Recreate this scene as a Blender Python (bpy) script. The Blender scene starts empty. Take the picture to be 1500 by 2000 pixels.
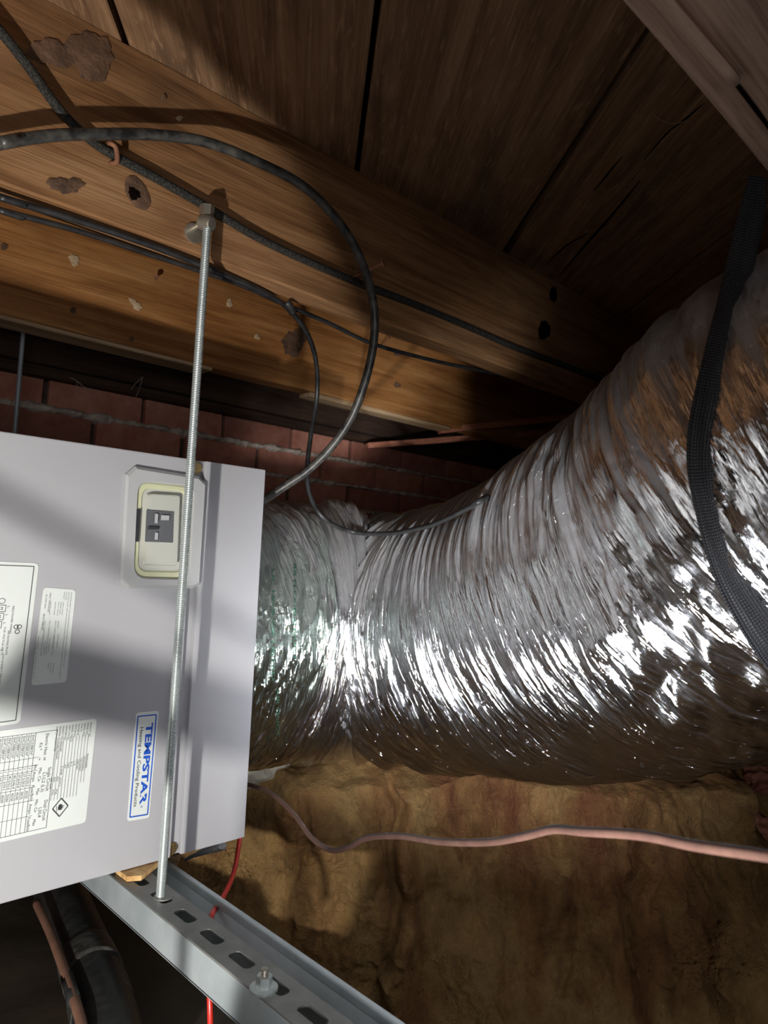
import bpy, bmesh, math, random
import numpy as np
from mathutils import Vector, Matrix
from mathutils.bvhtree import BVHTree
random.seed(7); rng = np.random.default_rng(11)
S = bpy.context.scene; COL = S.collection

# ------------------------------------------------------------------ camera
FPX = 1400.0
ZC = np.array([907., -19850., FPX]); ZC /= np.linalg.norm(ZC)          # world axes seen in camera space (x right, y down, z forward)
XC = np.array([1450., 165., FPX]); XC -= ZC * XC.dot(ZC); XC /= np.linalg.norm(XC)
YC = np.cross(ZC, XC) * -1
if YC[2] < 0: YC = -YC
def ray(px, py):
    c = np.array([px - 750., py - 1000., FPX]) / FPX
    return np.array([c.dot(XC), c.dot(YC), c.dot(ZC)])
def at(px, py, x=None, y=None, z=None, d=None):
    r = ray(px, py)
    if d is not None: k = d
    elif x is not None: k = x / r[0]
    elif y is not None: k = y / r[1]
    else: k = z / r[2]
    return Vector(r * k)
cam_d = bpy.data.cameras.new('camera'); cam = bpy.data.objects.new('camera', cam_d); COL.objects.link(cam)
right = Vector((XC[0], YC[0], ZC[0])); up = -Vector((XC[1], YC[1], ZC[1])); back = -Vector((XC[2], YC[2], ZC[2]))
M = Matrix.Identity(4)
for i in range(3): M[i][0] = right[i]; M[i][1] = up[i]; M[i][2] = back[i]
cam.matrix_world = M
cam_d.sensor_fit = 'VERTICAL'; cam_d.sensor_height = 36; cam_d.sensor_width = 27; cam_d.lens = 36 * FPX / 2000
cam_d.clip_start = .02
cam_d.dof.use_dof = True; cam_d.dof.focus_distance = 1.0; cam_d.dof.aperture_fstop = 8
S.camera = cam

# ------------------------------------------------------------------ world, lights, exposure
W = bpy.data.worlds.new('world'); S.world = W; W.use_nodes = True
W.node_tree.nodes['Background'].inputs[0].default_value = (.85, .9, 1, 1)
W.node_tree.nodes['Background'].inputs[1].default_value = .11
S.view_settings.view_transform = 'Standard'; S.view_settings.look = 'None'
S.view_settings.gamma = 1; S.view_settings.use_curve_mapping = False
S.view_settings.exposure = 0.0
def aim(o, loc, tgt):
    o.location = loc
    o.rotation_euler = (Vector(tgt) - Vector(loc)).to_track_quat('-Z', 'Y').to_euler()
def spot(name, loc, tgt, power, cone, blend, r, color):
    l = bpy.data.lights.new(name, 'SPOT'); l.energy = power; l.spot_size = math.radians(cone); l.spot_blend = blend
    l.shadow_soft_size = r; l.color = color
    o = bpy.data.objects.new(name, l); COL.objects.link(o); aim(o, loc, tgt)
def area(name, loc, tgt, power, sx, sy, color, spread=180):
    l = bpy.data.lights.new(name, 'AREA'); l.shape = 'RECTANGLE'; l.size = sx; l.size_y = sy; l.energy = power; l.color = color; l.spread = math.radians(spread)
    o = bpy.data.objects.new(name, l); COL.objects.link(o); aim(o, loc, tgt)
LB = Vector((-.2, .2, -.38))
spot('work_light', LB, LB + Vector((math.cos(math.radians(88)), math.sin(math.radians(88)), .14)), 46, 112, .05, .011, (1, .96, .90))
area('hand_lamp', (.10, -.10, -.32), (1.08, .80, -.12), 3.4, .18, .12, (.95, .97, 1), 48)
area('fill_light', (-.9, -1.5, -.1), (.6, 1, 0), 9.5, 1.2, .8, (.95, .97, 1))  # fill lamp added to brighten the shaded parts, no actual opening

# ------------------------------------------------------------------ node helpers
def mat(name, color=(.5, .5, .5), rough=.6, metal=0., spec=.5):
    m = bpy.data.materials.new(name); m.use_nodes = True
    b = m.node_tree.nodes['Principled BSDF']
    b.inputs['Base Color'].default_value = (*color, 1); b.inputs['Roughness'].default_value = rough
    b.inputs['Metallic'].default_value = metal; b.inputs['Specular IOR Level'].default_value = spec
    return m
class N:
    def __init__(s, m): s.t = m.node_tree; s.b = s.t.nodes['Principled BSDF']
    def n(s, ty, **kw):
        x = s.t.nodes.new(ty)
        for k, v in kw.items(): setattr(x, k, v)
        return x
    def l(s, a, b): s.t.links.new(a, b)
    def coord(s, scale=(1, 1, 1), rot=(0, 0, 0), kind='Object'):
        tc = s.n('ShaderNodeTexCoord'); mp = s.n('ShaderNodeMapping')
        mp.inputs['Scale'].default_value = scale; mp.inputs['Rotation'].default_value = rot
        s.l(tc.outputs[kind], mp.inputs['Vector']); return mp.outputs[0]
    def geo(s, scale=(1, 1, 1), rot=(0, 0, 0)):
        tc = s.n('ShaderNodeNewGeometry'); mp = s.n('ShaderNodeMapping'); mp.vector_type = 'TEXTURE' if False else 'POINT'
        mp.inputs['Scale'].default_value = scale; mp.inputs['Rotation'].default_value = rot
        s.l(tc.outputs['Position'], mp.inputs['Vector']); return mp.outputs[0]
    def noise(s, vec, scale, detail=5, rough=.55, dist=0.):
        x = s.n('ShaderNodeTexNoise'); s.l(vec, x.inputs['Vector']); x.inputs['Scale'].default_value = scale
        x.inputs['Detail'].default_value = detail; x.inputs['Roughness'].default_value = rough; x.inputs['Distortion'].default_value = dist
        return x.outputs[0]
    def ramp(s, fac, stops):
        r = s.n('ShaderNodeValToRGB'); s.l(fac, r.inputs[0]); e = r.color_ramp.elements
        while len(e) < len(stops): e.new(.5)
        for k, (p, c) in enumerate(stops):
            e[k].position = p; e[k].color = (*c, 1) if len(c) == 3 else c
        return r.outputs[0]
    def mix(s, a, b, fac, mode='MIX'):
        x = s.n('ShaderNodeMix', data_type='RGBA', blend_type=mode)
        for v, sock in ((fac, x.inputs[0]), (a, x.inputs[6]), (b, x.inputs[7])):
            if isinstance(v, (int, float)): sock.default_value = v
            elif isinstance(v, tuple): sock.default_value = (*v, 1)
            else: s.l(v, sock)
        return x.outputs[2]
    def math(s, op, a, b=None):
        x = s.n('ShaderNodeMath', operation=op)
        for v, sock in ((a, x.inputs[0]), (b, x.inputs[1])):
            if v is None: continue
            if isinstance(v, (int, float)): sock.default_value = v
            else: s.l(v, sock)
        return x.outputs[0]
    def bump(s, h, strength=.3, dist=.002, prev=None):
        x = s.n('ShaderNodeBump'); s.l(h, x.inputs['Height']); x.inputs['Strength'].default_value = strength
        x.inputs['Distance'].default_value = dist
        if prev is not None: s.l(prev, x.inputs['Normal'])
        s.l(x.outputs[0], s.b.inputs['Normal']); return x.outputs[0]

def wood(name, dark, mid, light, rough=.75, ang=0., blot=(.03, .02, .015), blot_amt=.5, fine=1., fleck=0.):
    """grain runs along the world direction at angle ang from X"""
    m = mat(name, mid, rough, spec=.25); k = N(m)
    tc = k.n('ShaderNodeNewGeometry'); r = k.n('ShaderNodeVectorRotate'); r.rotation_type = 'Z_AXIS'
    r.inputs['Angle'].default_value = -ang; k.l(tc.outputs['Position'], r.inputs['Vector'])
    oi = k.n('ShaderNodeObjectInfo'); off = k.n('ShaderNodeVectorMath', operation='SCALE'); off.inputs[0].default_value = (3.1, 7.3, 5.7)
    k.l(oi.outputs['Random'], off.inputs['Scale'])
    ad = k.n('ShaderNodeVectorMath', operation='ADD'); k.l(r.outputs[0], ad.inputs[0]); k.l(off.outputs[0], ad.inputs[1])
    def mp(sc):
        x = k.n('ShaderNodeMapping'); x.inputs['Scale'].default_value = sc; k.l(ad.outputs[0], x.inputs[0]); return x.outputs[0]
    g1 = k.noise(mp((1.3, 16, 16)), 2.2, 6, .6, .6)
    g2 = k.noise(mp((3, 110, 110)), 2.5 * fine, 4, .6, .36)
    c = k.ramp(g1, [(.3, dark), (.5, mid), (.72, light)])
    c2 = k.ramp(g2, [(.3, (.55, .5, .45)), (.6, (1, 1, 1))])
    c = k.mix(c, c2, .75, 'MULTIPLY')
    bl = k.noise(mp((1.2, 3, 3)), 2.3, 4, .6, .8)
    bf = k.ramp(bl, [(.5, (0, 0, 0)), (.75, (blot_amt,) * 3)])
    c = k.mix(c, blot, bf)
    if fleck:
        g3 = k.noise(mp((9, 60, 60)), 3., 2, .5, .1)
        ff = k.ramp(g3, [(.58, (0, 0, 0)), (.7, (fleck,) * 3)]); c = k.mix(c, tuple(min(1, v * 1.7) for v in light), ff)
    k.l(c, k.b.inputs['Base Color'])
    h = k.math('ADD', g1, k.math('MULTIPLY', g2, .6))
    k.bump(h, .6, .003)
    return m
WD = {}
WD['joist_near'] = wood('joist_near_wood', (.32, .20, .145), (.46, .31, .235), (.56, .40, .31), .8, blot_amt=.4)
WD['joist_mid'] = wood('joist_mid_wood', (.15, .068, .026), (.29, .145, .062), (.42, .235, .115), .65, blot=(.05, .03, .02), blot_amt=.6)
WD['joist_far'] = wood('joist_far_wood', (.21, .085, .025), (.38, .17, .055), (.50, .26, .10), .55, blot=(.10, .04, .015), blot_amt=.5)
WD['board'] = wood('floor_board_wood', (.13, .07, .036), (.27, .15, .078), (.38, .23, .13), .85, ang=math.radians(52), blot=(.05, .032, .022), blot_amt=.7, fleck=.25)
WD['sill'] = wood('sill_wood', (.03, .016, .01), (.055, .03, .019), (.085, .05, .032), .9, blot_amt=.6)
WD['red'] = wood('red_lath_wood', (.34, .12, .075), (.48, .19, .12), (.56, .26, .17), .8, blot_amt=.2)
WD['pale'] = wood('pale_wood', (.34, .22, .12), (.48, .33, .19), (.58, .43, .27), .75, blot_amt=.3)

def simple_noise_mat(name, c1, c2, scale, rough, metal=0., bump=.2, bscale=None, dist=.001, spec=.5):
    m = mat(name, c1, rough, metal, spec); k = N(m); v = k.geo()
    n = k.noise(v, scale, 6, .6); k.l(k.ramp(n, [(.35, c1), (.68, c2)]), k.b.inputs['Base Color'])
    if bump: k.bump(k.noise(v, bscale or scale * 4, 4, .6), bump, dist)
    return m
MT = {}
MT['brick'] = simple_noise_mat('brick_clay', (.40, .15, .10), (.56, .27, .19), 22, .92, bump=.7, bscale=90, dist=.002, spec=.2)
def brick_dust():
    m = MT['brick']; k = N(m); src = k.b.inputs['Base Color'].links[0].from_socket
    oi = k.n('ShaderNodeObjectInfo'); tint = k.ramp(oi.outputs['Random'], [(0, (.55, .5, .5)), (.5, (.9, .85, .85)), (1, (1.0, 1.0, 1.0))])
    c = k.mix(src, tint, 1., 'MULTIPLY')
    n = k.noise(k.geo(), 140, 3, .7); n2 = k.noise(k.geo(), 9, 3, .6)
    f = k.math('MULTIPLY', k.ramp(n, [(.55, (0, 0, 0)), (.72, (.8,) * 3)]), k.ramp(n2, [(.5, (0, 0, 0)), (.65, (1, 1, 1))]))
    c = k.mix(c, (.35, .25, .2), f); k.l(c, k.b.inputs['Base Color'])
brick_dust()
MT['mortar'] = simple_noise_mat('lime_mortar', (.36, .29, .235), (.62, .53, .44), 60, .95, bump=.8, bscale=120, dist=.003, spec=.1)
MT['mortar_dark'] = simple_noise_mat('dark_mortar', (.05, .035, .03), (.10, .075, .06), 40, .95, bump=.5, dist=.003, spec=.1)  # darker mortar of the wall core and the enclosing walls
MT['rubber'] = simple_noise_mat('black_cable_jacket', (.012, .012, .013), (.035, .034, .034), 60, .42, bump=.25, bscale=160, dist=.001)
MT['rubber_worn'] = simple_noise_mat('worn_black_jacket', (.014, .014, .015), (.085, .08, .07), 75, .38, bump=.4, bscale=110, dist=.0015)
MT['zinc'] = simple_noise_mat('zinc_plating', (.48, .54, .54), (.62, .67, .66), 30, .36, .7, bump=.05)
MT['galv'] = simple_noise_mat('galvanised_steel', (.42, .48, .50), (.56, .61, .63), 14, .45, .45, bump=.08, bscale=60)
MT['galv_lit'] = simple_noise_mat('lit_galvanised_steel', (.62, .69, .72), (.74, .80, .83), 12, .5, .1, bump=.05)  # paler copy for the rail web, light falling on it put into the colour
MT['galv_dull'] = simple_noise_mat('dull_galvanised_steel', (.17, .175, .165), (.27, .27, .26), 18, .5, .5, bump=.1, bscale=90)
MT['nut'] = simple_noise_mat('nut_steel', (.38, .34, .27), (.58, .55, .48), 50, .38, .8, bump=.1)
MT['paint'] = simple_noise_mat('grey_cabinet_paint', (.40, .40, .425), (.41, .41, .435), 3, .30, 0, bump=.06, bscale=700, dist=.0003)
MT['bezel'] = mat('light_grey_plastic', (.43, .44, .45), .35)
MT['plate'] = mat('clouded_yellow_plastic', (.68, .61, .40), .22); MT['plate'].node_tree.nodes['Principled BSDF'].inputs['Subsurface Weight'].default_value = .25
MT['plate_in'] = mat('milky_plastic', (.50, .51, .46), .18)
MT['black'] = mat('black_plastic', (.02, .021, .024), .25)
MT['darkgrey'] = mat('dark_grey_plastic', (.10, .105, .115), .25)
MT['paper'] = mat('white_label_paper', (.66, .70, .68), .35)
MT['ink'] = mat('black_ink', (.03, .03, .035), .6)
MT['greyink'] = mat('grey_ink', (.18, .19, .20), .6)
MT['blue'] = mat('blue_ink', (.012, .085, .50), .45)
MT['brass'] = mat('yellow_zinc', (.62, .47, .22), .3, .9)
MT['rust'] = simple_noise_mat('rusty_iron', (.16, .06, .03), (.32, .15, .08), 80, .8, .2, bump=.4)
MT['copperish'] = simple_noise_mat('brown_wire_jacket', (.060, .029, .021), (.085, .043, .031), 60, .5, 0, bump=.1)
MT['copper'] = simple_noise_mat('dull_copper', (.26, .13, .085), (.36, .19, .13), 30, .45, .3, bump=.08)
MT['red'] = mat('red_wire_jacket', (.55, .03, .022), .3)
MT['chip'] = simple_noise_mat('chipboard', (.45, .24, .08), (.75, .50, .22), 90, .8, bump=.7, bscale=120, dist=.003)
MT['stone'] = simple_noise_mat('pale_stone', (.34, .31, .25), (.50, .46, .38), 20, .9, bump=.6, bscale=60, dist=.004)
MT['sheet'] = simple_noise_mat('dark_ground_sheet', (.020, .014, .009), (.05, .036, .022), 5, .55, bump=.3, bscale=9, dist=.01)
MT['knot'] = simple_noise_mat('knot_wood', (.055, .030, .018), (.17, .09, .05), 45, .8, bump=.8, bscale=120, dist=.003)
MT['crack'] = mat('deep_crack', (.006, .004, .003), 1, spec=0)
MT['web'] = mat('dusty_web', (.45, .36, .30), .9, spec=.1)
MT['speck'] = simple_noise_mat('pale_splinter', (.40, .27, .15), (.62, .48, .32), 90, .85)
# braided cloth cable
m = mat('braided_cloth_jacket', (.03, .03, .03), .85, spec=.2); k = N(m); v = k.geo()
n = k.noise(v, 420, 2, .5); k.l(k.ramp(n, [(.42, (.018, .017, .016)), (.66, (.055, .052, .044))]), k.b.inputs['Base Color']); k.bump(n, .8, .0015); MT['braid'] = m
# webbing
m = mat('black_webbing', (.012, .012, .014), .5, spec=.5); k = N(m); tc = k.n('ShaderNodeTexCoord')
ck = k.n('ShaderNodeTexChecker'); ck.inputs['Scale'].default_value = 1; mp = k.n('ShaderNodeMapping'); mp.inputs['Scale'].default_value = (600, 420, 1)
k.l(tc.outputs['UV'], mp.inputs[0]); 
w1 = k.n('ShaderNodeTexWave'); w1.bands_direction = 'X'; w1.inputs['Scale'].default_value = 110; k.l(tc.outputs['UV'], w1.inputs[0]); w1.inputs['Distortion'].default_value = .6
w2 = k.n('ShaderNodeTexWave'); w2.bands_direction = 'Y'; w2.inputs['Scale'].default_value = 80; k.l(tc.outputs['UV'], w2.inputs[0]); w2.inputs['Distortion'].default_value = .6
h = k.math('MULTIPLY', w1.outputs[1], w2.outputs[1])
k.l(k.ramp(h, [(.1, (.006, .006, .008)), (.8, (.038, .039, .045))]), k.b.inputs['Base Color']); k.bump(h, 1., .0015); MT['web_strap'] = m
# clay
def clay_mat():
    m = mat('raw_clay', (.4, .24, .09), .85, spec=.25); k = N(m); v = k.geo()
    sc = k.n('ShaderNodeMapping'); sc.inputs['Scale'].default_value = (1, 1, .35); k.l(v, sc.inputs[0])
    a = k.noise(sc.outputs[0], 3.2, 6, .6, .7); b = k.noise(v, 16, 7, .65, .4); f = k.noise(v, 130, 5, .75)
    c = k.ramp(a, [(.34, (.40, .235, .095)), (.47, (.56, .35, .14)), (.56, (.42, .22, .085)), (.66, (.26, .10, .048))])
    c = k.mix(c, k.ramp(b, [(.3, (.5, .45, .42)), (.55, (1, 1, 1)), (.8, (1.15, 1.1, 1.0))]), .8, 'MULTIPLY')
    c = k.mix(c, (.62, .50, .34), k.ramp(f, [(.66, (0, 0, 0)), (.76, (.6,) * 3)]))
    c = k.mix(c, (.09, .05, .03), k.ramp(f, [(.24, (.7,) * 3), (.34, (0, 0, 0))]))
    k.l(c, k.b.inputs['Base Color'])
    h = k.math('ADD', b, k.math('MULTIPLY', f, .6)); k.bump(h, 1., .024)
    return m
MT['clay'] = clay_mat()
# foil
def foil_mat(name, su=1., sv=.22, tint=(.90, .905, .93), rough=.11, dusty=True, fold=1.):
    m = mat(name, tint, rough, 1.); k = N(m)
    tc = k.n('ShaderNodeTexCoord')
    def mp(sc):
        x = k.n('ShaderNodeMapping'); x.inputs['Scale'].default_value = sc; k.l(tc.outputs['UV'], x.inputs[0]); return x.outputs[0]
    def facets(vec, scale):      # crumple: each Voronoi cell is a plane with a tilt of its own
        wob = k.n('ShaderNodeTexNoise'); wob.inputs['Scale'].default_value = scale * .6; wob.inputs['Detail'].default_value = 2; k.l(vec, wob.inputs[0])
        s1 = k.n('ShaderNodeVectorMath', operation='SCALE'); k.l(wob.outputs[1], s1.inputs[0]); s1.inputs['Scale'].default_value = .9 / scale
        a1 = k.n('ShaderNodeVectorMath', operation='ADD'); k.l(vec, a1.inputs[0]); k.l(s1.outputs[0], a1.inputs[1])
        vo = k.n('ShaderNodeTexVoronoi'); vo.inputs['Scale'].default_value = scale; k.l(a1.outputs[0], vo.inputs['Vector'])
        sub = k.n('ShaderNodeVectorMath', operation='SUBTRACT'); k.l(a1.outputs[0], sub.inputs[0]); k.l(vo.outputs['Position'], sub.inputs[1])
        cs = k.n('ShaderNodeVectorMath', operation='SUBTRACT'); k.l(vo.outputs['Color'], cs.inputs[0]); cs.inputs[1].default_value = (.5, .5, .5)
        dt = k.n('ShaderNodeVectorMath', operation='DOT_PRODUCT'); k.l(sub.outputs[0], dt.inputs[0]); k.l(cs.outputs[0], dt.inputs[1])
        return k.math('MULTIPLY', dt.outputs['Value'], scale)
    f1 = facets(mp((su, sv * .5, 1)), 75); f2 = facets(mp((su, sv, 1)), 190)
    st = k.noise(mp((1, .035, 1)), 230, 5, .65, .3)
    am = k.noise(mp((1, 1, 1)), 7, 3, .6); am = k.ramp(am, [(.42, (.12,) * 3), (.62, (1, 1, 1))])
    h = k.math('ADD', k.math('MULTIPLY', k.math('MULTIPLY', f1, am), 1.25), k.math('MULTIPLY', k.math('MULTIPLY', f2, am), .6))
    h = k.math('ADD', h, k.math('MULTIPLY', st, .85))
    cre = k.noise(mp((1, .10, 1)), 62, 3, .6, .5); cre = k.math('ABSOLUTE', k.math('SUBTRACT', cre, .5))
    cre = k.math('MINIMUM', k.math('MULTIPLY', cre, 9.), 1.); h = k.math('ADD', h, k.math('MULTIPLY', cre, -.42))
    k.bump(h, .62 * fold, .005)
    if dusty:
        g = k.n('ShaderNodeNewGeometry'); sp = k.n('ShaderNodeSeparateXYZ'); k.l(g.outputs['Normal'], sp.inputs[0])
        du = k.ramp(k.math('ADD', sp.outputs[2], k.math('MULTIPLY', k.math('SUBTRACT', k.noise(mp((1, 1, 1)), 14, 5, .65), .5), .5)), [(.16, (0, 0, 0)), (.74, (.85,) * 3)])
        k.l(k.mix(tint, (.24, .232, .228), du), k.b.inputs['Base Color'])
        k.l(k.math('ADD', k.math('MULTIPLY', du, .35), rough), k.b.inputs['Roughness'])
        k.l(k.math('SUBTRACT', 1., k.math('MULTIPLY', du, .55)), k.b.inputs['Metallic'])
    return m
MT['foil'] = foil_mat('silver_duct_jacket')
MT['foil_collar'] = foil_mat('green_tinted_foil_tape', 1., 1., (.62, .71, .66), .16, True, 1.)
MT['foil_scrap'] = foil_mat('foil_tape_scrap', 1, 1, (.8, .8, .82), .35, False); MT['foil_scrap'].node_tree.nodes['Principled BSDF'].inputs['Metallic'].default_value = .35
MT['green_ink'] = mat('green_ink', (.16, .34, .24), .3, .8)

# ------------------------------------------------------------------ object helpers
def obj(name, me, m=None, parent=None, smooth=False):
    if isinstance(me, bmesh.types.BMesh):
        b = me; me = bpy.data.meshes.new(name); b.to_mesh(me); b.free()
    if m is not None and not me.materials: me.materials.append(m)
    if smooth:
        me.polygons.foreach_set('use_smooth', [True] * len(me.polygons))
    o = bpy.data.objects.new(name, me); COL.objects.link(o)
    if parent is not None: o.parent = parent; o.matrix_parent_inverse = parent.matrix_world.inverted() if False else Matrix.Translation(-parent.location)
    return o
def tag(o, label, cat, group=None):
    o['label'] = label; o['category'] = cat
    if group: o['group'] = group
    return o
def empty(name, loc, label=None, cat=None, group=None):
    o = bpy.data.objects.new(name, None); COL.objects.link(o); o.location = loc; o.empty_display_size = .03
    if label: tag(o, label, cat, group)
    return o
def struct(o): o['kind'] = 'structure'; return o
def bx(b, lo, hi, bev=0., rot=None, jit=0.):
    g = bmesh.ops.create_cube(b, size=1.)
    c = [(lo[i] + hi[i]) / 2 for i in range(3)]; s = [abs(hi[i] - lo[i]) for i in range(3)]
    for v in g['verts']:
        v.co = Vector((v.co.x * s[0], v.co.y * s[1], v.co.z * s[2]))
        if rot is not None: v.co = rot @ v.co
        v.co += Vector(c)
        if jit: v.co += Vector([random.uniform(-jit, jit) for _ in range(3)])
    if bev:
        es = {e for v in g['verts'] for e in v.link_edges}
        bmesh.ops.bevel(b, geom=list(es), offset=bev, segments=2, affect='EDGES', profile=.6)
def box(name, lo, hi, m, parent=None, bev=0., rot=None):
    b = bmesh.new(); bx(b, lo, hi, bev, rot); return obj(name, b, m, parent)
def catmull(P, n=10):
    P = [Vector(p) for p in P]; Q = [2 * P[0] - P[1]] + P + [2 * P[-1] - P[-2]]; out = []
    for i in range(1, len(Q) - 2):
        a, b, c, d = Q[i - 1], Q[i], Q[i + 1], Q[i + 2]
        for j in range(n):
            t = j / n
            out.append(.5 * ((2 * b) + (c - a) * t + (2 * a - 5 * b + 4 * c - d) * t * t + (3 * b - a - 3 * c + d) * t ** 3))
    out.append(P[-1]); return out
def frames(P):
    T = []
    for i in range(len(P)):
        a = P[max(0, i - 1)]; b = P[min(len(P) - 1, i + 1)]; T.append((b - a).normalized())
    u = T[0].cross(Vector((0, 0, 1)));
    if u.length < .1: u = T[0].cross(Vector((1, 0, 0)))
    u.normalize(); F = []
    for t in T:
        u = (u - t * u.dot(t)).normalized(); F.append((t, u, t.cross(u)))
    return F
def tube_bm(b, P, r, seg=10, smooth_n=8, prof=None):
    Q = catmull(P, smooth_n) if smooth_n else [Vector(p) for p in P]
    F = frames(Q); rings = []
    for i, (q, (t, u, v)) in enumerate(zip(Q, F)):
        rr = r(i / (len(Q) - 1)) if callable(r) else r
        rings.append([b.verts.new(q + (u * math.cos(a) + v * math.sin(a)) * rr) for a in [2 * math.pi * k / seg for k in range(seg)]])
    for A, B in zip(rings, rings[1:]):
        for k in range(seg): b.faces.new((A[k], A[(k + 1) % seg], B[(k + 1) % seg], B[k]))
    b.faces.new(rings[0][::-1]); b.faces.new(rings[-1])
def tube(name, P, r, m, parent=None, seg=10, n=8):
    b = bmesh.new(); tube_bm(b, P, r, seg, n); bmesh.ops.recalc_face_normals(b, faces=b.faces); return obj(name, b, m, parent, True)
def prism_bm(b, A, B):
    va = [b.verts.new(p) for p in A]; vb = [b.verts.new(p) for p in B]; n = len(va)
    b.faces.new(va); b.faces.new(vb[::-1])
    for i in range(n): b.faces.new((va[i], vb[i], vb[(i + 1) % n], va[(i + 1) % n]))
def prism(name, A, B, m, parent=None, bev=0.):
    b = bmesh.new(); prism_bm(b, A, B); bmesh.ops.recalc_face_normals(b, faces=b.faces)
    if bev: bmesh.ops.bevel(b, geom=list(b.edges), offset=bev, segments=2, affect='EDGES')
    return obj(name, b, m, parent)
def cyl_bm(b, p, q, r, seg=20, r2=None):
    p = Vector(p); q = Vector(q); t = (q - p).normalized(); u = t.cross(Vector((0, 0, 1)))
    if u.length < .1: u = t.cross(Vector((1, 0, 0)))
    u.normalize(); v = t.cross(u); r2 = r if r2 is None else r2
    A = [p + (u * math.cos(a) + v * math.sin(a)) * r for a in [2 * math.pi * k / seg for k in range(seg)]]
    B = [q + (u * math.cos(a) + v * math.sin(a)) * r2 for a in [2 * math.pi * k / seg for k in range(seg)]]
    prism_bm(b, A, B)
def cyl(name, p, q, r, m, parent=None, seg=20, r2=None, bev=0.):
    b = bmesh.new(); cyl_bm(b, p, q, r, seg, r2); bmesh.ops.recalc_face_normals(b, faces=b.faces)
    if bev: bmesh.ops.bevel(b, geom=[e for e in b.edges if len(e.link_faces) == 2 and e.calc_face_angle() > .9], offset=bev, segments=2, affect='EDGES')
    return obj(name, b, m, parent)
def grid_mesh(name, V, m, parent=None, uv=None, closed=False):
    n, k = V.shape[:2]; me = bpy.data.meshes.new(name)
    idx = np.arange(n * k).reshape(n, k)
    a = idx[:-1, :-1]; b_ = idx[1:, :-1]; c = idx[1:, 1:]; d = idx[:-1, 1:]
    F = np.stack([a, b_, c, d], -1).reshape(-1, 4)
    me.vertices.add(n * k); me.vertices.foreach_set('co', V.reshape(-1).astype(np.float32))
    me.loops.add(F.size); me.loops.foreach_set('vertex_index', F.reshape(-1).astype(np.int32))
    me.polygons.add(len(F)); me.polygons.foreach_set('loop_start', np.arange(0, F.size, 4, dtype=np.int32))
    me.polygons.foreach_set('loop_total', np.full(len(F), 4, np.int32))
    me.polygons.foreach_set('use_smooth', np.ones(len(F), bool))
    if uv is not None:
        l = me.uv_layers.new(name='UVMap'); l.data.foreach_set('uv', uv.reshape(-1, 2)[F.reshape(-1)].reshape(-1).astype(np.float32))
    me.update(); me.validate()
    return obj(name, me, m, parent)
def vnoise(x, y, seed, perx=None, pery=None, linear=False):
    r = np.random.default_rng(seed); T = r.random((257, 257)) * 2 - 1
    xi = np.floor(x).astype(int); yi = np.floor(y).astype(int); fx = x - xi; fy = y - yi
    if not linear: fx = fx * fx * (3 - 2 * fx); fy = fy * fy * (3 - 2 * fy)
    mx = perx or 257; my = pery or 257
    x0 = xi % mx; x1 = (xi + 1) % mx; y0 = yi % my; y1 = (yi + 1) % my
    if linear:    # triangle-wise linear: gives creases
        a = T[x0, y0]; b = T[x1, y0]; c = T[x0, y1]; d = T[x1, y1]
        lo = a + (b - a) * fx + (c - a) * fy; hi = d + (c - d) * (1 - fx) + (b - d) * (1 - fy)
        return np.where(fx + fy < 1, lo, hi)
    return (T[x0, y0] * (1 - fx) + T[x1, y0] * fx) * (1 - fy) + (T[x0, y1] * (1 - fx) + T[x1, y1] * fx) * fy
def fbm(x, y, seed, oct=5, g=.5):
    s = 0; a = 1.
    for o in range(oct): s = s + a * vnoise(x * 2 ** o, y * 2 ** o, seed + o); a *= g
    return s
def sstep(a, b, x): t = np.clip((x - a) / (b - a), 0, 1); return t * t * (3 - 2 * t)

# ------------------------------------------------------------------ main dimensions (metres, camera at the origin)
H = .62                  # underside of the floor boards
J1, J2 = .84, 1.326      # camera-side faces of the two joists ahead
JB = .393                # underside of the joists
F = .89                  # face of the air handler
FX, FT, FB = .607, .13, -.403
WY = 1.57                # brick wall
ST = -.41                # top of the strut

# ------------------------------------------------------------------ ceiling of diagonal floor boards
ceil = struct(empty('ceiling', (0, 0, H)))
th = math.radians(52); bd = Vector((math.cos(th), math.sin(th), 0)); bn = Vector((math.sin(th), -math.cos(th), 0))
gaps = [at(*p, z=H).dot(bn) for p in ((245, 85), (697, 330), (990, 490), (1225, 610))]
wdt = gaps[2] - gaps[1]
g_all = [gaps[0] - 3 * wdt, gaps[0] - 2 * wdt, gaps[0] - wdt] + gaps + [gaps[3] + wdt * k for k in range(1, 10)]
gw = [.004, .004, .004, .008, .0095, .014, .009] + [.004] * 9
def board(a, b, i):
    bm = bmesh.new(); L0, L1 = -1.6, 4.2
    lo, hi = a + gw[i] / 2, b - gw[i + 1] / 2
    prof = [(lo, .001), (lo + .0015, 0), (hi - .0015, 0), (hi, .001), (hi, .022), (lo, .022)]
    n = 24; rings = []
    for q in range(n + 1):
        t = L0 + (L1 - L0) * q / n
        wv = .0015 * math.sin(t * 5 + i)
        rings.append([bm.verts.new(bn * (s + (wv if s > (lo + hi) / 2 else -wv * .6)) + bd * t + Vector((0, 0, H + z_ + .0008 * math.sin(t * 3 + i * 2)))) for s, z_ in prof])
    for A, B in zip(rings, rings[1:]):
        for q in range(6): bm.faces.new((A[q], A[(q + 1) % 6], B[(q + 1) % 6], B[q]))
    bm.faces.new(rings[0]); bm.faces.new(rings[-1][::-1]); bmesh.ops.recalc_face_normals(bm, faces=bm.faces)
    return obj('floor_board', bm, WD['board'], ceil)
for i in range(len(g_all) - 1): board(g_all[i], g_all[i + 1], i)
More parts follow.
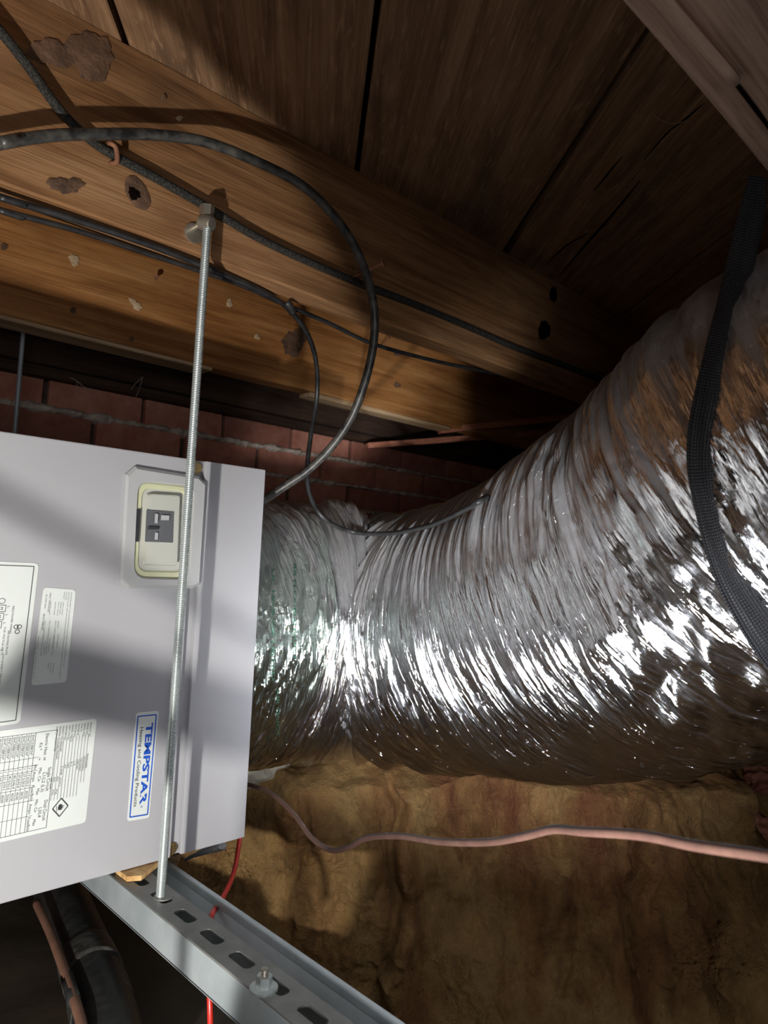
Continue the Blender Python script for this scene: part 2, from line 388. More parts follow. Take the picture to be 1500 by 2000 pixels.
box('backing', (-2.2, -2.2, H + .03), (5, 3.2, H + .04), MT['crack'], ceil)
# splits in the boards (long tapered slits)
def crack(pts, w, nm='split'):
    P = [at(*p, z=H) for p in pts]; P = catmull(P, 5); n = len(P); bm = bmesh.new(); A = []
    for i, p in enumerate(P):
        t = i / (n - 1); ww = w * math.sin(math.pi * min(max(t, .02), .98)) * (.6 + .8 * random.random())
        A.append((bm.verts.new(p + bn * ww + Vector((0, 0, -.0014))), bm.verts.new(p - bn * ww * .6 + Vector((0, 0, -.0014)))))
    for (a, b), (c, d) in zip(A, A[1:]): bm.faces.new((a, b, d, c))
    r = bmesh.ops.extrude_face_region(bm, geom=bm.faces[:])
    for v in r['geom']:
        if isinstance(v, bmesh.types.BMVert): v.co.z += .003
    obj(nm, bm, MT['crack'], ceil)
crack([(1090, 542), (1140, 482), (1190, 425), (1250, 352)], .0035)
crack([(1160, 372), (1190, 335), (1215, 305)], .0015)
crack([(1257, 312), (1300, 262), (1345, 226), (1376, 200)], .0016)
crack([(1066, 517), (1105, 480), (1150, 455)], .0015)

# ------------------------------------------------------------------ joists
def joist(y0, y1, z0, x0, x1, m, label, bow=.0015):
    root = empty('floor_joist', (0, y0, z0), label, 'joist')
    n = 40; bm = bmesh.new(); rings = []
    c = .0025
    for q in range(n + 1):
        x = x0 + (x1 - x0) * q / n; e = bow * math.sin(x * 4 + y0 * 9); e2 = .0012 * math.sin(x * 13 + 1)
        rings.append([bm.verts.new((x, a + e, b_)) for a, b_ in ((y0, H - .001), (y0, z0 + c + e2), (y0 + c, z0 + e2), (y1 - c, z0 + e2), (y1, z0 + c + e2), (y1, H - .001))])
    for A, B in zip(rings, rings[1:]):
        for q in range(6): bm.faces.new((A[q], A[(q + 1) % 6], B[(q + 1) % 6], B[q]))
    bm.faces.new(rings[0]); bm.faces.new(rings[-1][::-1]); bmesh.ops.recalc_face_normals(bm, faces=bm.faces)
    obj('timber', bm, m, root); return root
j1 = joist(J1, J1 + .045, JB, -1.6, 3.6, WD['joist_mid'], 'brown floor joist with dark knots and a braided cable along its side')
j2 = joist(J2, J2 + .045, JB, -1.6, 3.6, WD['joist_far'], 'orange brown floor joist nearest the brick wall, above the grey cabinet')
j0 = joist(.188, .235, JB, -1.6, 2.6, WD['joist_near'], 'pinkish floor joist crossing the top right corner, closest to the viewer')
# half round moulding on the underside of the near joist
mpts = [at(1130, -200, z=JB - .003), at(1297, 0, z=JB - .003), at(1372, 86, z=JB - .003), at(1436, 160, z=JB - .003)]
tube('beading', mpts, .0042, WD['joist_near'], j0, 10, 3)
tube('groove', [at(1440, 166, z=JB + .0005), at(1475, 212, z=JB + .0005), at(1520, 272, z=JB + .0005)], .002, MT['crack'], j0, 6, 3)

def blob(name, cx, cy, rx, ry, y, m, parent, rot=0., th_=.0016, irr=.18, seed=0, n=40, sub=4):
    """irregular flat-domed patch on the plane y=const, size given in photo pixels"""
    r = random.Random(seed); ph = [r.uniform(0, 6.28) for _ in range(5)]; bm = bmesh.new(); rings = []
    ctr = at(cx, cy, y=y)
    for q in range(sub):
        fr = (q + 1) / sub; ring = []
        for i in range(n):
            a = 2 * math.pi * i / n; k_ = 1 + irr * (math.sin(2 * a + ph[0]) * .5 + math.sin(3 * a + ph[1]) * .4 + math.sin(7 * a + ph[2]) * .25 + math.sin(13 * a + ph[3]) * .2)
            u_, v_ = rx * k_ * math.cos(a) * fr, ry * k_ * math.sin(a) * fr
            p = at(cx + u_ * math.cos(rot) - v_ * math.sin(rot), cy + u_ * math.sin(rot) + v_ * math.cos(rot), y=y)
            p.y -= th_ * (1 - fr ** 3) * r.uniform(.6, 1.1); ring.append(bm.verts.new(p))
        rings.append(ring)
    c0 = bm.verts.new(ctr - Vector((0, th_, 0)))
    for i in range(n): bm.faces.new((c0, rings[0][i], rings[0][(i + 1) % n]))
    for A, B in zip(rings, rings[1:]):
        for i in range(n): bm.faces.new((A[i], B[i], B[(i + 1) % n], A[(i + 1) % n]))
    bmesh.ops.recalc_face_normals(bm, faces=bm.faces)
    return obj(name, bm, m, parent, True)
yj = J1 - .0016
for i, (cx, cy, rx, ry, rt, mm, irr) in enumerate([(268, 377, 20, 36, -.5, MT['knot'], .06), (176, 108, 46, 46, .6, MT['knot'], .25),
        (100, 104, 48, 24, .1, MT['knot'], .3), (128, 362, 30, 17, .05, MT['knot'], .35), (320, 190, 5, 8, .2, MT['knot'], .2), (350, 231, 7, 5, .3, MT['speck'], .3),
        (1081, 575, 8, 14, 0, MT['crack'], .15), (1063, 645, 11, 20, 0, MT['crack'], .2), (262, 378, 9, 16, -.6, MT['crack'], .3)]):
    blob('knot' if mm is not MT['speck'] else 'splinter', cx, cy, rx, ry, yj - (.001 if i == 8 else 0), mm, j1, rt, .0012, irr, i)
yk = J2 - .0016
for i, (cx, cy, rx, ry, rt, mm, irr) in enumerate([(145, 508, 12, 9, .5, MT['speck'], .35), (265, 595, 13, 8, .7, MT['speck'], .4), (448, 592, 6, 8, .3, MT['speck'], .3),
        (502, 658, 6, 5, 0, MT['speck'], .3), (143, 606, 6, 6, 0, MT['knot'], .1), (257, 662, 5, 5, 0, MT['knot'], .1), (8, 482, 8, 6, 0, MT['knot'], .2),
        (575, 668, 24, 26, .3, MT['knot'], .3), (776, 752, 6, 6, 0, MT['knot'], .3), (780, 690, 12, 5, .3, MT['knot'], .4)]):
    blob('knot' if mm is MT['knot'] else 'pale_fleck', cx, cy, rx, ry, yk, mm, j2, rt, .001, irr, 20 + i)

# strips under the far joist
def slab_between(name, p, q, dy, dz, m, label=None, cat=None, parent=None, bev=.001):
    """bar from p to q; dy = thickness away from camera, dz = height downwards"""
    p = Vector(p); q = Vector(q); A = [p, p + Vector((0, dy, 0)), p + Vector((0, dy, -dz)), p + Vector((0, 0, -dz))]
    B = [a + (q - p) for a in A]; o = prism(name, A, B, m, parent, bev)
    if label: tag(o, label, cat)
    return o
p = at(-60, 596, y=J2 + .001); p.z = JB - .001; q = at(415, 722, y=J2 + .001); q.z = JB - .001
slab_between('packing_board', p, q, .055, .007, WD['pale'], 'pale rough board nailed under the far joist at left', 'board')
p = at(605, 768, y=J2); p.z = JB - .001; q = at(880, 832, y=J2); q.z = JB - .001
slab_between('lath', p, q, .04, .010, WD['pale'], 'light splintered lath under the far joist, behind the cable loop', 'lath')

# ------------------------------------------------------------------ sill and brick wall
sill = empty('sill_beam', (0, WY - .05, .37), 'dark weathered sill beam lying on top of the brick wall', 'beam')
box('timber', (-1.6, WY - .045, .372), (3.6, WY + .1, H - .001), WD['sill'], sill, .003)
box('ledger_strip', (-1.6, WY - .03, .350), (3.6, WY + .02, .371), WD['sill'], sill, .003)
wall = struct(empty('wall_back', (0, WY, -1)))
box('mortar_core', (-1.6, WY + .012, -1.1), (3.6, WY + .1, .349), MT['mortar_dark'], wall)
bl, bh, bdp = .205, .062, .09
protos = []
for v in range(5):
    bm = bmesh.new(); bx(bm, (-bl / 2, 0, -bh / 2), (bl / 2, bdp, bh / 2), .003, jit=.0012)
    me = bpy.data.meshes.new('brick'); bm.to_mesh(me); bm.free(); me.materials.append(MT['brick']); protos.append(me)
pitch = .0707; row0 = .29
def rowz(r): return row0 - pitch * r      # bed joint under row r (r=0 is the top course)
for r in range(7):
    zc = rowz(r) + pitch / 2 - .001
    off = .513 if r % 2 == 0 else .513 + .1065
    for c in range(-9, 14):
        x = off + .2135 * c + .1065
        if x < -1.4 or x > 3.4: continue
        o = bpy.data.objects.new('brick', random.choice(protos)); COL.objects.link(o); o.parent = wall
        o.location = Vector((x + random.uniform(-.002, .002), WY + random.uniform(-.003, .003), zc + random.uniform(-.0012, .0012))) - wall.location
        o.rotation_euler = (random.uniform(-.01, .01), random.uniform(-.008, .008), random.uniform(-.008, .008))
        o.scale = (random.uniform(.975, 1), 1, random.uniform(.97, 1.0))
# squeezed-out mortar along the bed joints
for r in range(6):
    n, kk = 1400, 9; X = np.linspace(-.2, 3.3, n)
    h = .0072 + .0038 * fbm(X * 22, X * 0 + r * 3.7, 40 + r, 4) + (.004 if r == 0 else 0) * (1 - sstep(1., 1.6, X))
    h = np.clip(h, .004, .018); dpt = np.clip(.006 + .007 * fbm(X * 30, X * 0 + r * 1.3 + 9, 60 + r, 5) + (.004 if r == 0 else 0), .0, .02)
    V = np.zeros((n, kk, 3)); tt = np.linspace(-1, 1, kk)
    for j_, t in enumerate(tt):
        V[:, j_, 0] = X; V[:, j_, 1] = WY + .013 - (dpt + .011) * math.sqrt(max(0, 1 - t * t)) + .0015 * vnoise(X * 300, X * 0 + j_ * .7, 90 + r)
        V[:, j_, 2] = rowz(r) + h * t + .002 * vnoise(X * 120, X * 0 + j_ * .5, 95 + r)
    grid_mesh('mortar', V, MT['mortar'], wall)

# ------------------------------------------------------------------ clay bank and ground
U = Vector((right.x, right.y, 0)).normalized(); D = Vector((-back.x, -back.y, 0)).normalized()
nu, nt = 560, 420
uu = np.linspace(-.62, 2.2, nu)[:, None] * np.ones((1, nt)); tt = np.ones((nu, 1)) * np.linspace(0, 1, nt)[None, :]
kt = [0, .16, .26, .5, .72, 1.0]
dd = np.interp(tt, kt, [2.5, 1.66, 1.53, 1.47, 1.36, 1.02]); zz = np.interp(tt, kt, [-.40, -.415, -.455, -.68, -.90, -1.12])
dd = dd - .07 * np.exp(-((uu + .12) / .16) ** 2 - ((zz + .50) / .10) ** 2) - .05 * np.exp(-((uu - .42) / .25) ** 2 - ((zz + .86) / .14) ** 2)
dd = dd + .035 * fbm(uu * 5, zz * 2.6, 200, 5, .5) + .018 * fbm(uu * 16 + .6 * vnoise(zz * 6, uu * 3, 3), zz * 5, 220, 4)
def ridge(x, w): return np.exp(-(x / w) ** 2)
for (u0, amp, w, sd, z0, z1) in ((.06, .05, .012, 1, -1.0, -.42), (.10, .03, .03, 11, -1.1, -.62), (.54, .05, .010, 2, -.95, -.42), (.66, .035, .009, 3, -.95, -.42), (.40, .02, .006, 4, -.9, -.6), (-.13, .018, .005, 5, -.8, -.45), (.80, .03, .01, 6, -.8, -.4), (.46, .02, .006, 7, -.62, -.42)):
    wob = .035 * fbm(zz * 6, zz * 0 + sd, 300 + sd, 4); msk = sstep(z0, z0 + .08, zz) * (1 - sstep(z1 - .05, z1, zz))
    dd = dd + amp * ridge(uu - u0 - wob, w) * msk - amp * .5 * ridge(uu - u0 - wob - w * 2.5, w * 2.2) * msk
cr = np.abs(fbm(uu * 7 + 5, zz * 3.2, 400, 4)); dd = dd + .011 * np.exp(-(cr / .03) ** 2)
dd = dd + .006 * fbm(uu * 45, zz * 38, 500, 5, .62)
dd = dd - .012 * np.clip(fbm(uu * 22, zz * 14, 505, 4), -.1, .8) * sstep(.0, .5, fbm(uu * 5, zz * 5, 507, 2))
dd = dd + .55 * sstep(.80, .98, uu + .05 * fbm(zz * 8, uu * 3, 510, 3) - .25 * sstep(-.75, -.95, zz))
V = np.zeros((nu, nt, 3)); zz2 = zz + .012 * fbm(uu * 8, tt * 12, 530, 4)
for i in range(3): V[..., i] = uu * U[i] + dd * D[i]
V[..., 2] = zz2; V[..., 1] = np.minimum(V[..., 1], WY + .005)
bank = struct(grid_mesh('wall_right', V, MT['clay']))
bank_bvh = BVHTree.FromPolygons([Vector(v.co) for v in bank.data.vertices], [tuple(p.vertices) for p in bank.data.polygons])
n = 90; gx, gy = np.meshgrid(np.linspace(-2.6, 4, n), np.linspace(-2.6, 3, n), indexing='ij')
V = np.stack([gx, gy, -1.06 + .03 * fbm(gx * 3, gy * 3, 600, 4)], -1); struct(grid_mesh('floor', V, MT['clay']))
# enclosing foundation, far side and behind the viewer (dark block walls)
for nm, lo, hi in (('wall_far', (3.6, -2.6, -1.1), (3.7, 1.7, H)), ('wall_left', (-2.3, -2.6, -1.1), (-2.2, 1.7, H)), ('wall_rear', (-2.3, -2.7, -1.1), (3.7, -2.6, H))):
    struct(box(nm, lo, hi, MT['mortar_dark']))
# rubble stones in the dark corner behind the bank
for i, (px, py, rr) in enumerate([(1462, 1610, .05), (1500, 1710, .05), (1440, 1790, .04), (1490, 1520, .045), (1500, 1870, .05)]):
    c = at(px, py, d=1.75); bm = bmesh.new(); bmesh.ops.create_icosphere(bm, subdivisions=3, radius=1)
    for v in bm.verts:
        nn = v.co.copy(); v.co = c + Vector((nn.x * rr * 1.2, nn.y * rr, nn.z * rr * .7)) * (1 + .25 * math.sin(nn.x * 5 + i) * math.cos(nn.y * 4 + nn.z * 6 + i * 2))
    o = obj('rubble_stone', bm, MT['brick']); tag(o, ['reddish rubble stone in the dark recess just above the brown wire', 'dark red rubble stone at the right edge below the brown wire', 'rubble stone low in the dark recess beside the clay bank', 'upper rubble stone right under the silver duct', 'lowest rubble stone at the right edge'][i], 'stone', 'rubble stones in the dark recess')
# dark ground sheet under the unit
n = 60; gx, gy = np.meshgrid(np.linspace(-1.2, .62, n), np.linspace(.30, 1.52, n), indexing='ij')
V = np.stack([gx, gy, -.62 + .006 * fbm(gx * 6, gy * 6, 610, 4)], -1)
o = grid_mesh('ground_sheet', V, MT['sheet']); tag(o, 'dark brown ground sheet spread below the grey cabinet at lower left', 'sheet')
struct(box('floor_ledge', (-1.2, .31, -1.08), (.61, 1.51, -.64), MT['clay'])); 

# ------------------------------------------------------------------ air handler
ah = empty('air_handler', (FX - .6, F, FB), 'light grey air handler cabinet with white labels, hung on a trapeze', 'air handler')
FD = F + .53
def facept(px, py, y=F): return at(px, py, y=y)
def xy_on_face(px, py): p = facept(px, py); return p.x, p.z
E1 = xy_on_face(367, 1165)[0]; E2 = xy_on_face(387, 1165)[0]
E1b = xy_on_face(327, 1650)[0]; E2b = xy_on_face(347, 1650)[0]
e1 = (E1 + E1b) / 2; e2 = (E2 + E2b) / 2
box('cabinet_body', (-.62, F + .006, FB), (FX - .002, FD, FT), MT['paint'], ah, .002)
box('door_panel', (-.62, F - .004, FB + .001), (e1, F + .0055, FT - .001), MT['paint'], ah, .0018)
box('side_flange', (e2, F - .003, FB + .001), (FX, F + .0055, FT - .0005), MT['paint'], ah, .0015)
YF = F - .004
def screw(px, py):
    c = facept(px, py, F + .004); b = bmesh.new(); cyl_bm(b, c, c + Vector((0, -.004, 0)), .0065, 6); cyl_bm(b, c + Vector((0, .0005, 0)), c + Vector((0, -.001, 0)), .0085, 18)
    bmesh.ops.recalc_face_normals(b, faces=b.faces); obj('screw', b, MT['brass'], ah)
screw(383, 914); screw(334, 1658)
# view window
bz = [(260.5, 911), (385, 931), (398.5, 944.5), (386.5, 1141), (373, 1148.5), (245, 1149), (231, 1136), (242.5, 926.5)]
def rounded(quad, rr, n=6):
    Q = [Vector(q) for q in quad]; out = []
    for i in range(4):
        p = Q[i]; a = (Q[i - 1] - p); b = (Q[(i + 1) % 4] - p); la = min(rr, a.length / 2); a = p + a.normalized() * la; b = p + b.normalized() * la
        for k_ in range(n + 1):
            t = k_ / n; out.append((1 - t) ** 2 * a + 2 * t * (1 - t) * p + t * t * b)
    return out
inner = [facept(266, 940, YF), facept(374, 951, YF), facept(364, 1130, YF), facept(257, 1127, YF)]
def ring_mesh(name, outer, innerp, y0, y1, m, parent, chamf=.003):
    """frame with an octagonal outside and a rounded hole, built as lofted loops"""
    n = len(innerp); c = sum((Vector(p) for p in innerp), Vector()) / n
    def hit(dirv):      # point where the ray from c crosses the outer polygon (x,z plane)
        best = None
        for i in range(len(outer)):
            a = outer[i]; b = outer[(i + 1) % len(outer)]
            ex, ez = b.x - a.x, b.z - a.z; dx, dz = dirv.x, dirv.z; det = dx * -ez + ex * dz
            if abs(det) < 1e-12: continue
            t = ((a.x - c.x) * -ez + ex * (a.z - c.z)) / det; s = (dx * (a.z - c.z) - dz * (a.x - c.x)) / det
            if t > 0 and -1e-6 <= s <= 1 + 1e-6 and (best is None or t < best): best = t
        return c + dirv * best
    angs = sorted(set([round(math.atan2(p.z - c.z, p.x - c.x), 5) for p in innerp] + [round(math.atan2(p.z - c.z, p.x - c.x), 5) for p in outer]))
    def hit_in(dirv):
        best = None
        for i in range(n):
            a = innerp[i]; b = innerp[(i + 1) % n]; ex, ez = b.x - a.x, b.z - a.z; det = dirv.x * -ez + ex * dirv.z
            if abs(det) < 1e-14: continue
            t = ((a.x - c.x) * -ez + ex * (a.z - c.z)) / det; s = (dirv.x * (a.z - c.z) - dirv.z * (a.x - c.x)) / det
            if t > 0 and -1e-6 <= s <= 1 + 1e-6: best = t if best is None else max(best, t)
        return c + dirv * best
    bm = bmesh.new(); L = []
    for a in angs:
        dv = Vector((math.cos(a), 0, math.sin(a))); o = hit(dv); i_ = hit_in(dv)
        L.append([bm.verts.new(v) for v in ((o.x, y0, o.z), (o.x, y1 + chamf, o.z), ((o - dv * chamf * 1.4).x, y1, (o - dv * chamf * 1.4).z), ((i_ + dv * .002).x, y1, (i_ + dv * .002).z), (i_.x, y1 + .002, i_.z), (i_.x, y0, i_.z))])
    for A, B in zip(L, L[1:] + L[:1]):
        for q in range(6): bm.faces.new((A[q], B[q], B[(q + 1) % 6], A[(q + 1) % 6]))
    bmesh.ops.recalc_face_normals(bm, faces=bm.faces); return obj(name, bm, m, parent)
bez = ring_mesh('window_bezel', [facept(*p, YF) for p in bz], rounded(inner, .018), YF + .003, YF - .008, MT['bezel'], ah)
yl = ring_mesh('gasket', rounded(inner, .018), rounded([facept(277, 953, YF), facept(364, 962, YF), facept(355, 1116, YF), facept(267, 1114, YF)], .014), YF - .001, YF - .004, MT['plate'], bez, .0015)
prism('viewing_pane', [p + Vector((0, -.0015, 0)) for p in rounded(inner, .018)], [p + Vector((0, .0005, 0)) for p in rounded(inner, .018)], MT['plate_in'], bez)
q4 = [facept(*p, YF) for p in ((284, 962), (347, 966), (341, 1106), (277, 1104))]
prism('raised_cover', [p + Vector((0, -.0095, 0)) for p in rounded([q4[0].lerp(q4[2], .02), q4[1].lerp(q4[3], .02), q4[2].lerp(q4[0], .02), q4[3].lerp(q4[1], .02)], .004)], [p + Vector((0, -.001, 0)) for p in rounded(q4, .004)], MT['plate_in'], bez, .0008)
brk = prism('breaker', [facept(*p, YF - .0115) for p in ((286, 996), (339, 1000), (337, 1060), (283, 1058))], [facept(*p, YF - .0085) for p in ((286, 996), (339, 1000), (337, 1060), (283, 1058))], MT['darkgrey'], bez)
prism('side_strip', [facept(*p, YF - .006) for p in ((267, 994), (275, 994), (271, 1058), (263, 1058))], [facept(*p, YF - .001) for p in ((267, 994), (275, 994), (271, 1058), (263, 1058))], MT['black'], bez)
for a, b_ in (((303, 1003), (309, 1022)), ((315, 1006), (331, 1016)), ((290, 1028), (311, 1034)), ((303, 1040), (309, 1054))):
    pp = [(a[0], a[1]), (b_[0], a[1] + 1), (b_[0] - 1, b_[1]), (a[0] - 1, b_[1])]
    prism('toggle', [facept(*p, YF - .0145) for p in pp], [facept(*p, YF - .0115) for p in pp], MT['bezel'] if a[0] > 300 else MT['black'], bez)

# labels with print
def quadmap(q, s, t):      # s runs down, t runs left to right
    a, b, c, d = q          # TL TR BR BL
    top = a.lerp(b, t); bot = d.lerp(c, t); return top.lerp(bot, s)
def text_verts(body, bold=0.):
    cu = bpy.data.curves.new('t', 'FONT'); cu.body = body; cu.size = 1; cu.offset = bold; cu.resolution_u = 3
    o = bpy.data.objects.new('t', cu); COL.objects.link(o); dg = bpy.context.evaluated_depsgraph_get(); dg.update()
    me = bpy.data.meshes.new_from_object(o.evaluated_get(dg)); V = [tuple(v.co) for v in me.vertices]; Fc = [tuple(p.vertices) for p in me.polygons]
    bpy.data.objects.remove(o); bpy.data.curves.remove(cu); bpy.data.meshes.remove(me); return V, Fc
class Print:
    def __init__(s, quad): s.q = quad; s.V = []; s.F = []
    def poly(s, pts):
        b = len(s.V); s.V += [quadmap(s.q, a, t) for a, t in pts]; s.F.append(tuple(range(b, b + len(pts))))
    def rect(s, s0, t0, s1, t1): s.poly([(s0, t0), (s0, t1), (s1, t1), (s1, t0)])
    def line(s, s0, t0, s1, t1, w):       # w in metres
        A = quadmap(s.q, s0, t0); B = quadmap(s.q, s1, t1); dr = (B - A).normalized(); n_ = Vector((-dr.z, 0, dr.x)) * w / 2
        b = len(s.V); s.V += [A + n_, B + n_, B - n_, A - n_]; s.F.append((b, b + 1, b + 2, b + 3))
    def text(s, body, s0, t0, length, height, bold=0.):     # starts at s0, baseline at t0; length along s, cap height along t
        V, Fc = text_verts(body, bold); mx = max(v[0] for v in V) or 1; hh = .70
        b = len(s.V); s.V += [quadmap(s.q, s0 + v[0] / mx * length, t0 + v[1] / hh * height) for v in V]; s.F += [tuple(b + i for i in f) for f in Fc]
    def build(s, name, m, parent, lift):
        me = bpy.data.meshes.new(name); me.from_pydata([(v.x, v.y - lift, v.z) for v in s.V], [], s.F); me.update()
        return obj(name, me, m, parent)
def label(name, px4, r=.006):
    q = [facept(*p, YF) for p in px4]
    out = rounded(q, r); o = prism(name, [p + Vector((0, -.0006, 0)) for p in out], [p + Vector((0, .0004, 0)) for p in out], MT['paper'], ah); return o, q
# wiring diagram label (runs out of the frame)
lb, q = label('wiring_label', ((-150, 1090), (76, 1100), (39, 1412), (-195, 1446)))
lb['label'] = 'large white wiring diagram label'
P = Print(q); P.line(.022, .985 - .03, .978, .985 - .03, .0009); P.line(.022, .03, .022, .955, .0009); P.line(.978, .03, .978, .955, .0009)
P.text('FIELD POWER WIRING', .27, .80, .17, .018); P.text('SEE RATING PLATE', .42, .785, .15, .018); P.text('FOR VOLTS & HERTZ', .40, .745, .17, .018)
P.text('SEE NOTE #1', .43, .70, .10, .016); P.text('DISCONNECT PER NEC', .56, .76, .19, .016); P.text('GND', .78, .66, .05, .014)
for (a, b_) in ((.265, .68), (.315, .67), (.365, .66), (.53, .66), (.575, .65), (.62, .65)):
    for e in ((a, b_, a + .04, b_), (a, b_ + .06, a + .04, b_ + .06), (a, b_, a, b_ + .06), (a + .04, b_, a + .04, b_ + .06)): P.line(*e, .0006)
    P.text('L', a + .005, b_ + .075, .012, .02); P.text('M', a + .01, b_ + .012, .018, .025)
for i in range(16):
    a = 2 * math.pi * i / 16; a2 = 2 * math.pi * (i + 1) / 16
    P.line(.24 + .016 * math.cos(a), .70 + .028 * math.sin(a), .24 + .016 * math.cos(a2), .70 + .028 * math.sin(a2), .0006)
    P.line(.40 + .012 * math.cos(a), .885 + .02 * math.sin(a), .40 + .012 * math.cos(a2), .885 + .02 * math.sin(a2), .0008)
    P.line(.40 + .012 * math.cos(a), .855 + .02 * math.sin(a), .40 + .012 * math.cos(a2), .855 + .02 * math.sin(a2), .0008)
    P.line(.43 + .012 * math.cos(a), .87 + .02 * math.sin(a), .43 + .012 * math.cos(a2), .87 + .02 * math.sin(a2), .0008)
P.build('diagram_print', MT['ink'], lb, .0009)
# heat package label
lb, q = label('heat_package_label', ((85, 1147), (148, 1152), (129, 1332), (60, 1339)), .005)
lb['label'] = 'small white heat package label'
P = Print(q)
P.text('HEAT PACKAGE', .05, .20, .20, .05, .01); P.text('IN THIS UNIT', .07, .09, .15, .045, .01); P.text('EHC10BKB1', .27, .085, .17, .055, .01)
for a, b_, t, l_ in ((.03, .88, 'INSTALLER: APPLY THIS INFORMATION PLATE OVER THE RATING PLATE SECTION', .80), (.03, .80, 'RATING PLATE. SEE INSTALLATION INSTRUCTIONS FOR CLEARANCE REQUIREMENTS', .93), (.03, .73, 'SINGLE', .09), (.03, .66, 'CIRCUIT', .08),
        (.14, .66, 'SUPPLY CIRCUIT', .14), (.14, .59, 'HEATER AMPS', .13), (.14, .52, 'SUPPLY CIRCUIT', .15), (.14, .42, 'HEATER AMPS', .14), (.14, .28, 'HEATER AMPS', .14), (.34, .58, 'SINGLE', .08), (.48, .62, 'VOLTS (60HZ)', .15),
        (.34, .50, 'MAX. OVERCURRENT PROTECTION', .36), (.50, .50, 'MIN. AMPACITY', .14), (.34, .32, 'MAX. OVERCURRENT PROTECTION', .35), (.52, .38, 'MIN. AMPACITY', .14), (.34, .18, 'MAX. OVERCURRENT PROTECTION', .36), (.55, .26, 'MIN. AMPACITY', .15),
        (.78, .58, 'PHASE 1', .13), (.78, .50, '52.1/60.0', .10), (.78, .43, 'WIRE', .06), (.50, .05, 'HEATER P/N', .14), (.66, .05, 'P1-24190-HD', .18), (.86, .05, 'REV A', .07)):
    P.text(t, a, b_ - .03, l_, .035)
P.build('label_print', MT['greyink'], lb, .0009)
# rating plate
lb, q = label('rating_plate', ((-200, 1453), (189, 1403), (167, 1606), (-235, 1700)), .005)
lb['label'] = 'white rating plate with electric heat table'
P = Print(q)
# t .52..1 is what the photo shows
rows = ['PRODUCT NO.', 'MODEL NO.', 'SERIAL NO.', 'VOLTS', 'MOTOR HP', 'MOTOR FLA', 'PHASE / HERTZ', 'TEST STATIC', 'REFRIGERANT', 'DESIGN TEST PRESSURE', 'MAXIMUM ALLOWABLE PRESSURE', 'DATE OF MANUFACTURE']
T0 = .972; ST_ = .0176
for i, t in enumerate(rows):
    tb = T0 - .006 - i * ST_; P.text(t, .03, tb - .004, .011 * len(t) + .02, .0095)
    if i < 11: P.line(.14, tb - .007, .72 if i > 1 else .60, tb - .007, .0004)
for a, i, t in ((.33, 0, 'FEM4X3600BL'), (.35, 1, 'FEM4X3600AL'), (.36, 2, 'T001234567'), (.37, 3, '208/230'), (.38, 4, '1/2'), (.38, 5, '4.1'), (.38, 6, '1/60'), (.39, 7, '.30'), (.41, 8, 'R-454B'), (.52, 8, 'IN.W.C'), (.50, 9, '450'), (.62, 9, 'PSI'), (.50, 10, '450'), (.62, 10, 'PSI'), (.50, 11, 'APR 2025')):
    P.text(t, a, T0 - .010 - i * ST_, .012 * len(t) + .01, .0095)
P.line(.06, .775, .96, .775, .0006); P.line(.06, .66, .96, .66, .0005); P.line(.06, .775, .06, .42, .0005); P.line(.96, .775, .96, .42, .0005)
P.text('Electric Heat', .08, .715, .20, .018); P.text('Kit *', .16, .685, .07, .018); P.text('kW', .30, .715, .03, .015); P.text('Hz', .30, .69, .02, .012)
P.text('Single Circuit', .40, .748, .22, .019); P.text('Dual Circuit', .70, .748, .19, .019); P.text('L1/L2 (L3)', .44, .722, .18, .018); P.text('L3/L4', .76, .722, .09, .018)
P.text('Min. Cir', .39, .698, .13, .016); P.text('Max', .58, .698, .06, .016); P.text('Min. Cir', .68, .698, .12, .016); P.text('Max', .86, .698, .06, .016)
P.text('PH', .36, .668, .04, .016); P.text('Amps', .42, .668, .09, .016); P.text('Fuse/Brkr', .54, .668, .15, .016); P.text('Amps', .71, .668, .09, .016); P.text('Fuse/Brkr', .83, .668, .13, .016)
kits = ['EHC03BKN*', 'EHC05BKN*', 'EHC07BKN*', 'EHC08BKCN*', 'EHC09BKCN*', 'EHC10BKN*', 'EHC15BKN*', 'EHC20BKN*', 'EHC20BKCN*']
for i, t in enumerate(kits):
    tb = .640 - i * .0245; P.text(t, .075, tb, .19, .015); P.line(.06, tb - .005, .96, tb - .005, .0004)
    P.text('1', .37, tb, .012, .013); P.text(['17.6/20.3', '27.5/30.9', '37.6/43.8', '40.5/46.4', '45.5/52.6', '51.3/59.5', '58.7/66.1', '70.1/80.0', '80.0/90.0'][i], .42, tb, .12, .014); P.text(['30/30', '30/35', '45/45', '45/50', '50/60', '60/60', '60/70', '80/80', '90/90'][i], .58, tb, .07, .014)
for s_ in (.29, .36, .41, .56, .68, .82): P.line(s_, .69, s_, .42, .0004)
# flammable gas diamond with its flame
C0, CT = .80, .842; rs, rt = .085, .043
D4 = [(C0 - rs, CT), (C0, CT + rt), (C0 + rs, CT), (C0, CT - rt)]
for (a, b_), (c, d_) in zip(D4, D4[1:] + D4[:1]): P.line(a, b_, c, d_, .0013)
P.line(C0 - .02, CT - .022, C0 + .035, CT - .018, .0006)
P.poly([(C0 - .028, CT - .010), (C0 - .03, CT + .002), (C0 - .018, CT + .012), (C0 - .016, CT + .004), (C0 - .008, CT + .024), (C0, CT + .008), (C0 + .010, CT + .020), (C0 + .012, CT + .006), (C0 + .022, CT + .012), (C0 + .026, CT), (C0 + .02, CT - .012), (C0, CT - .014)])
P.build('plate_print', MT['ink'], lb, .0009)
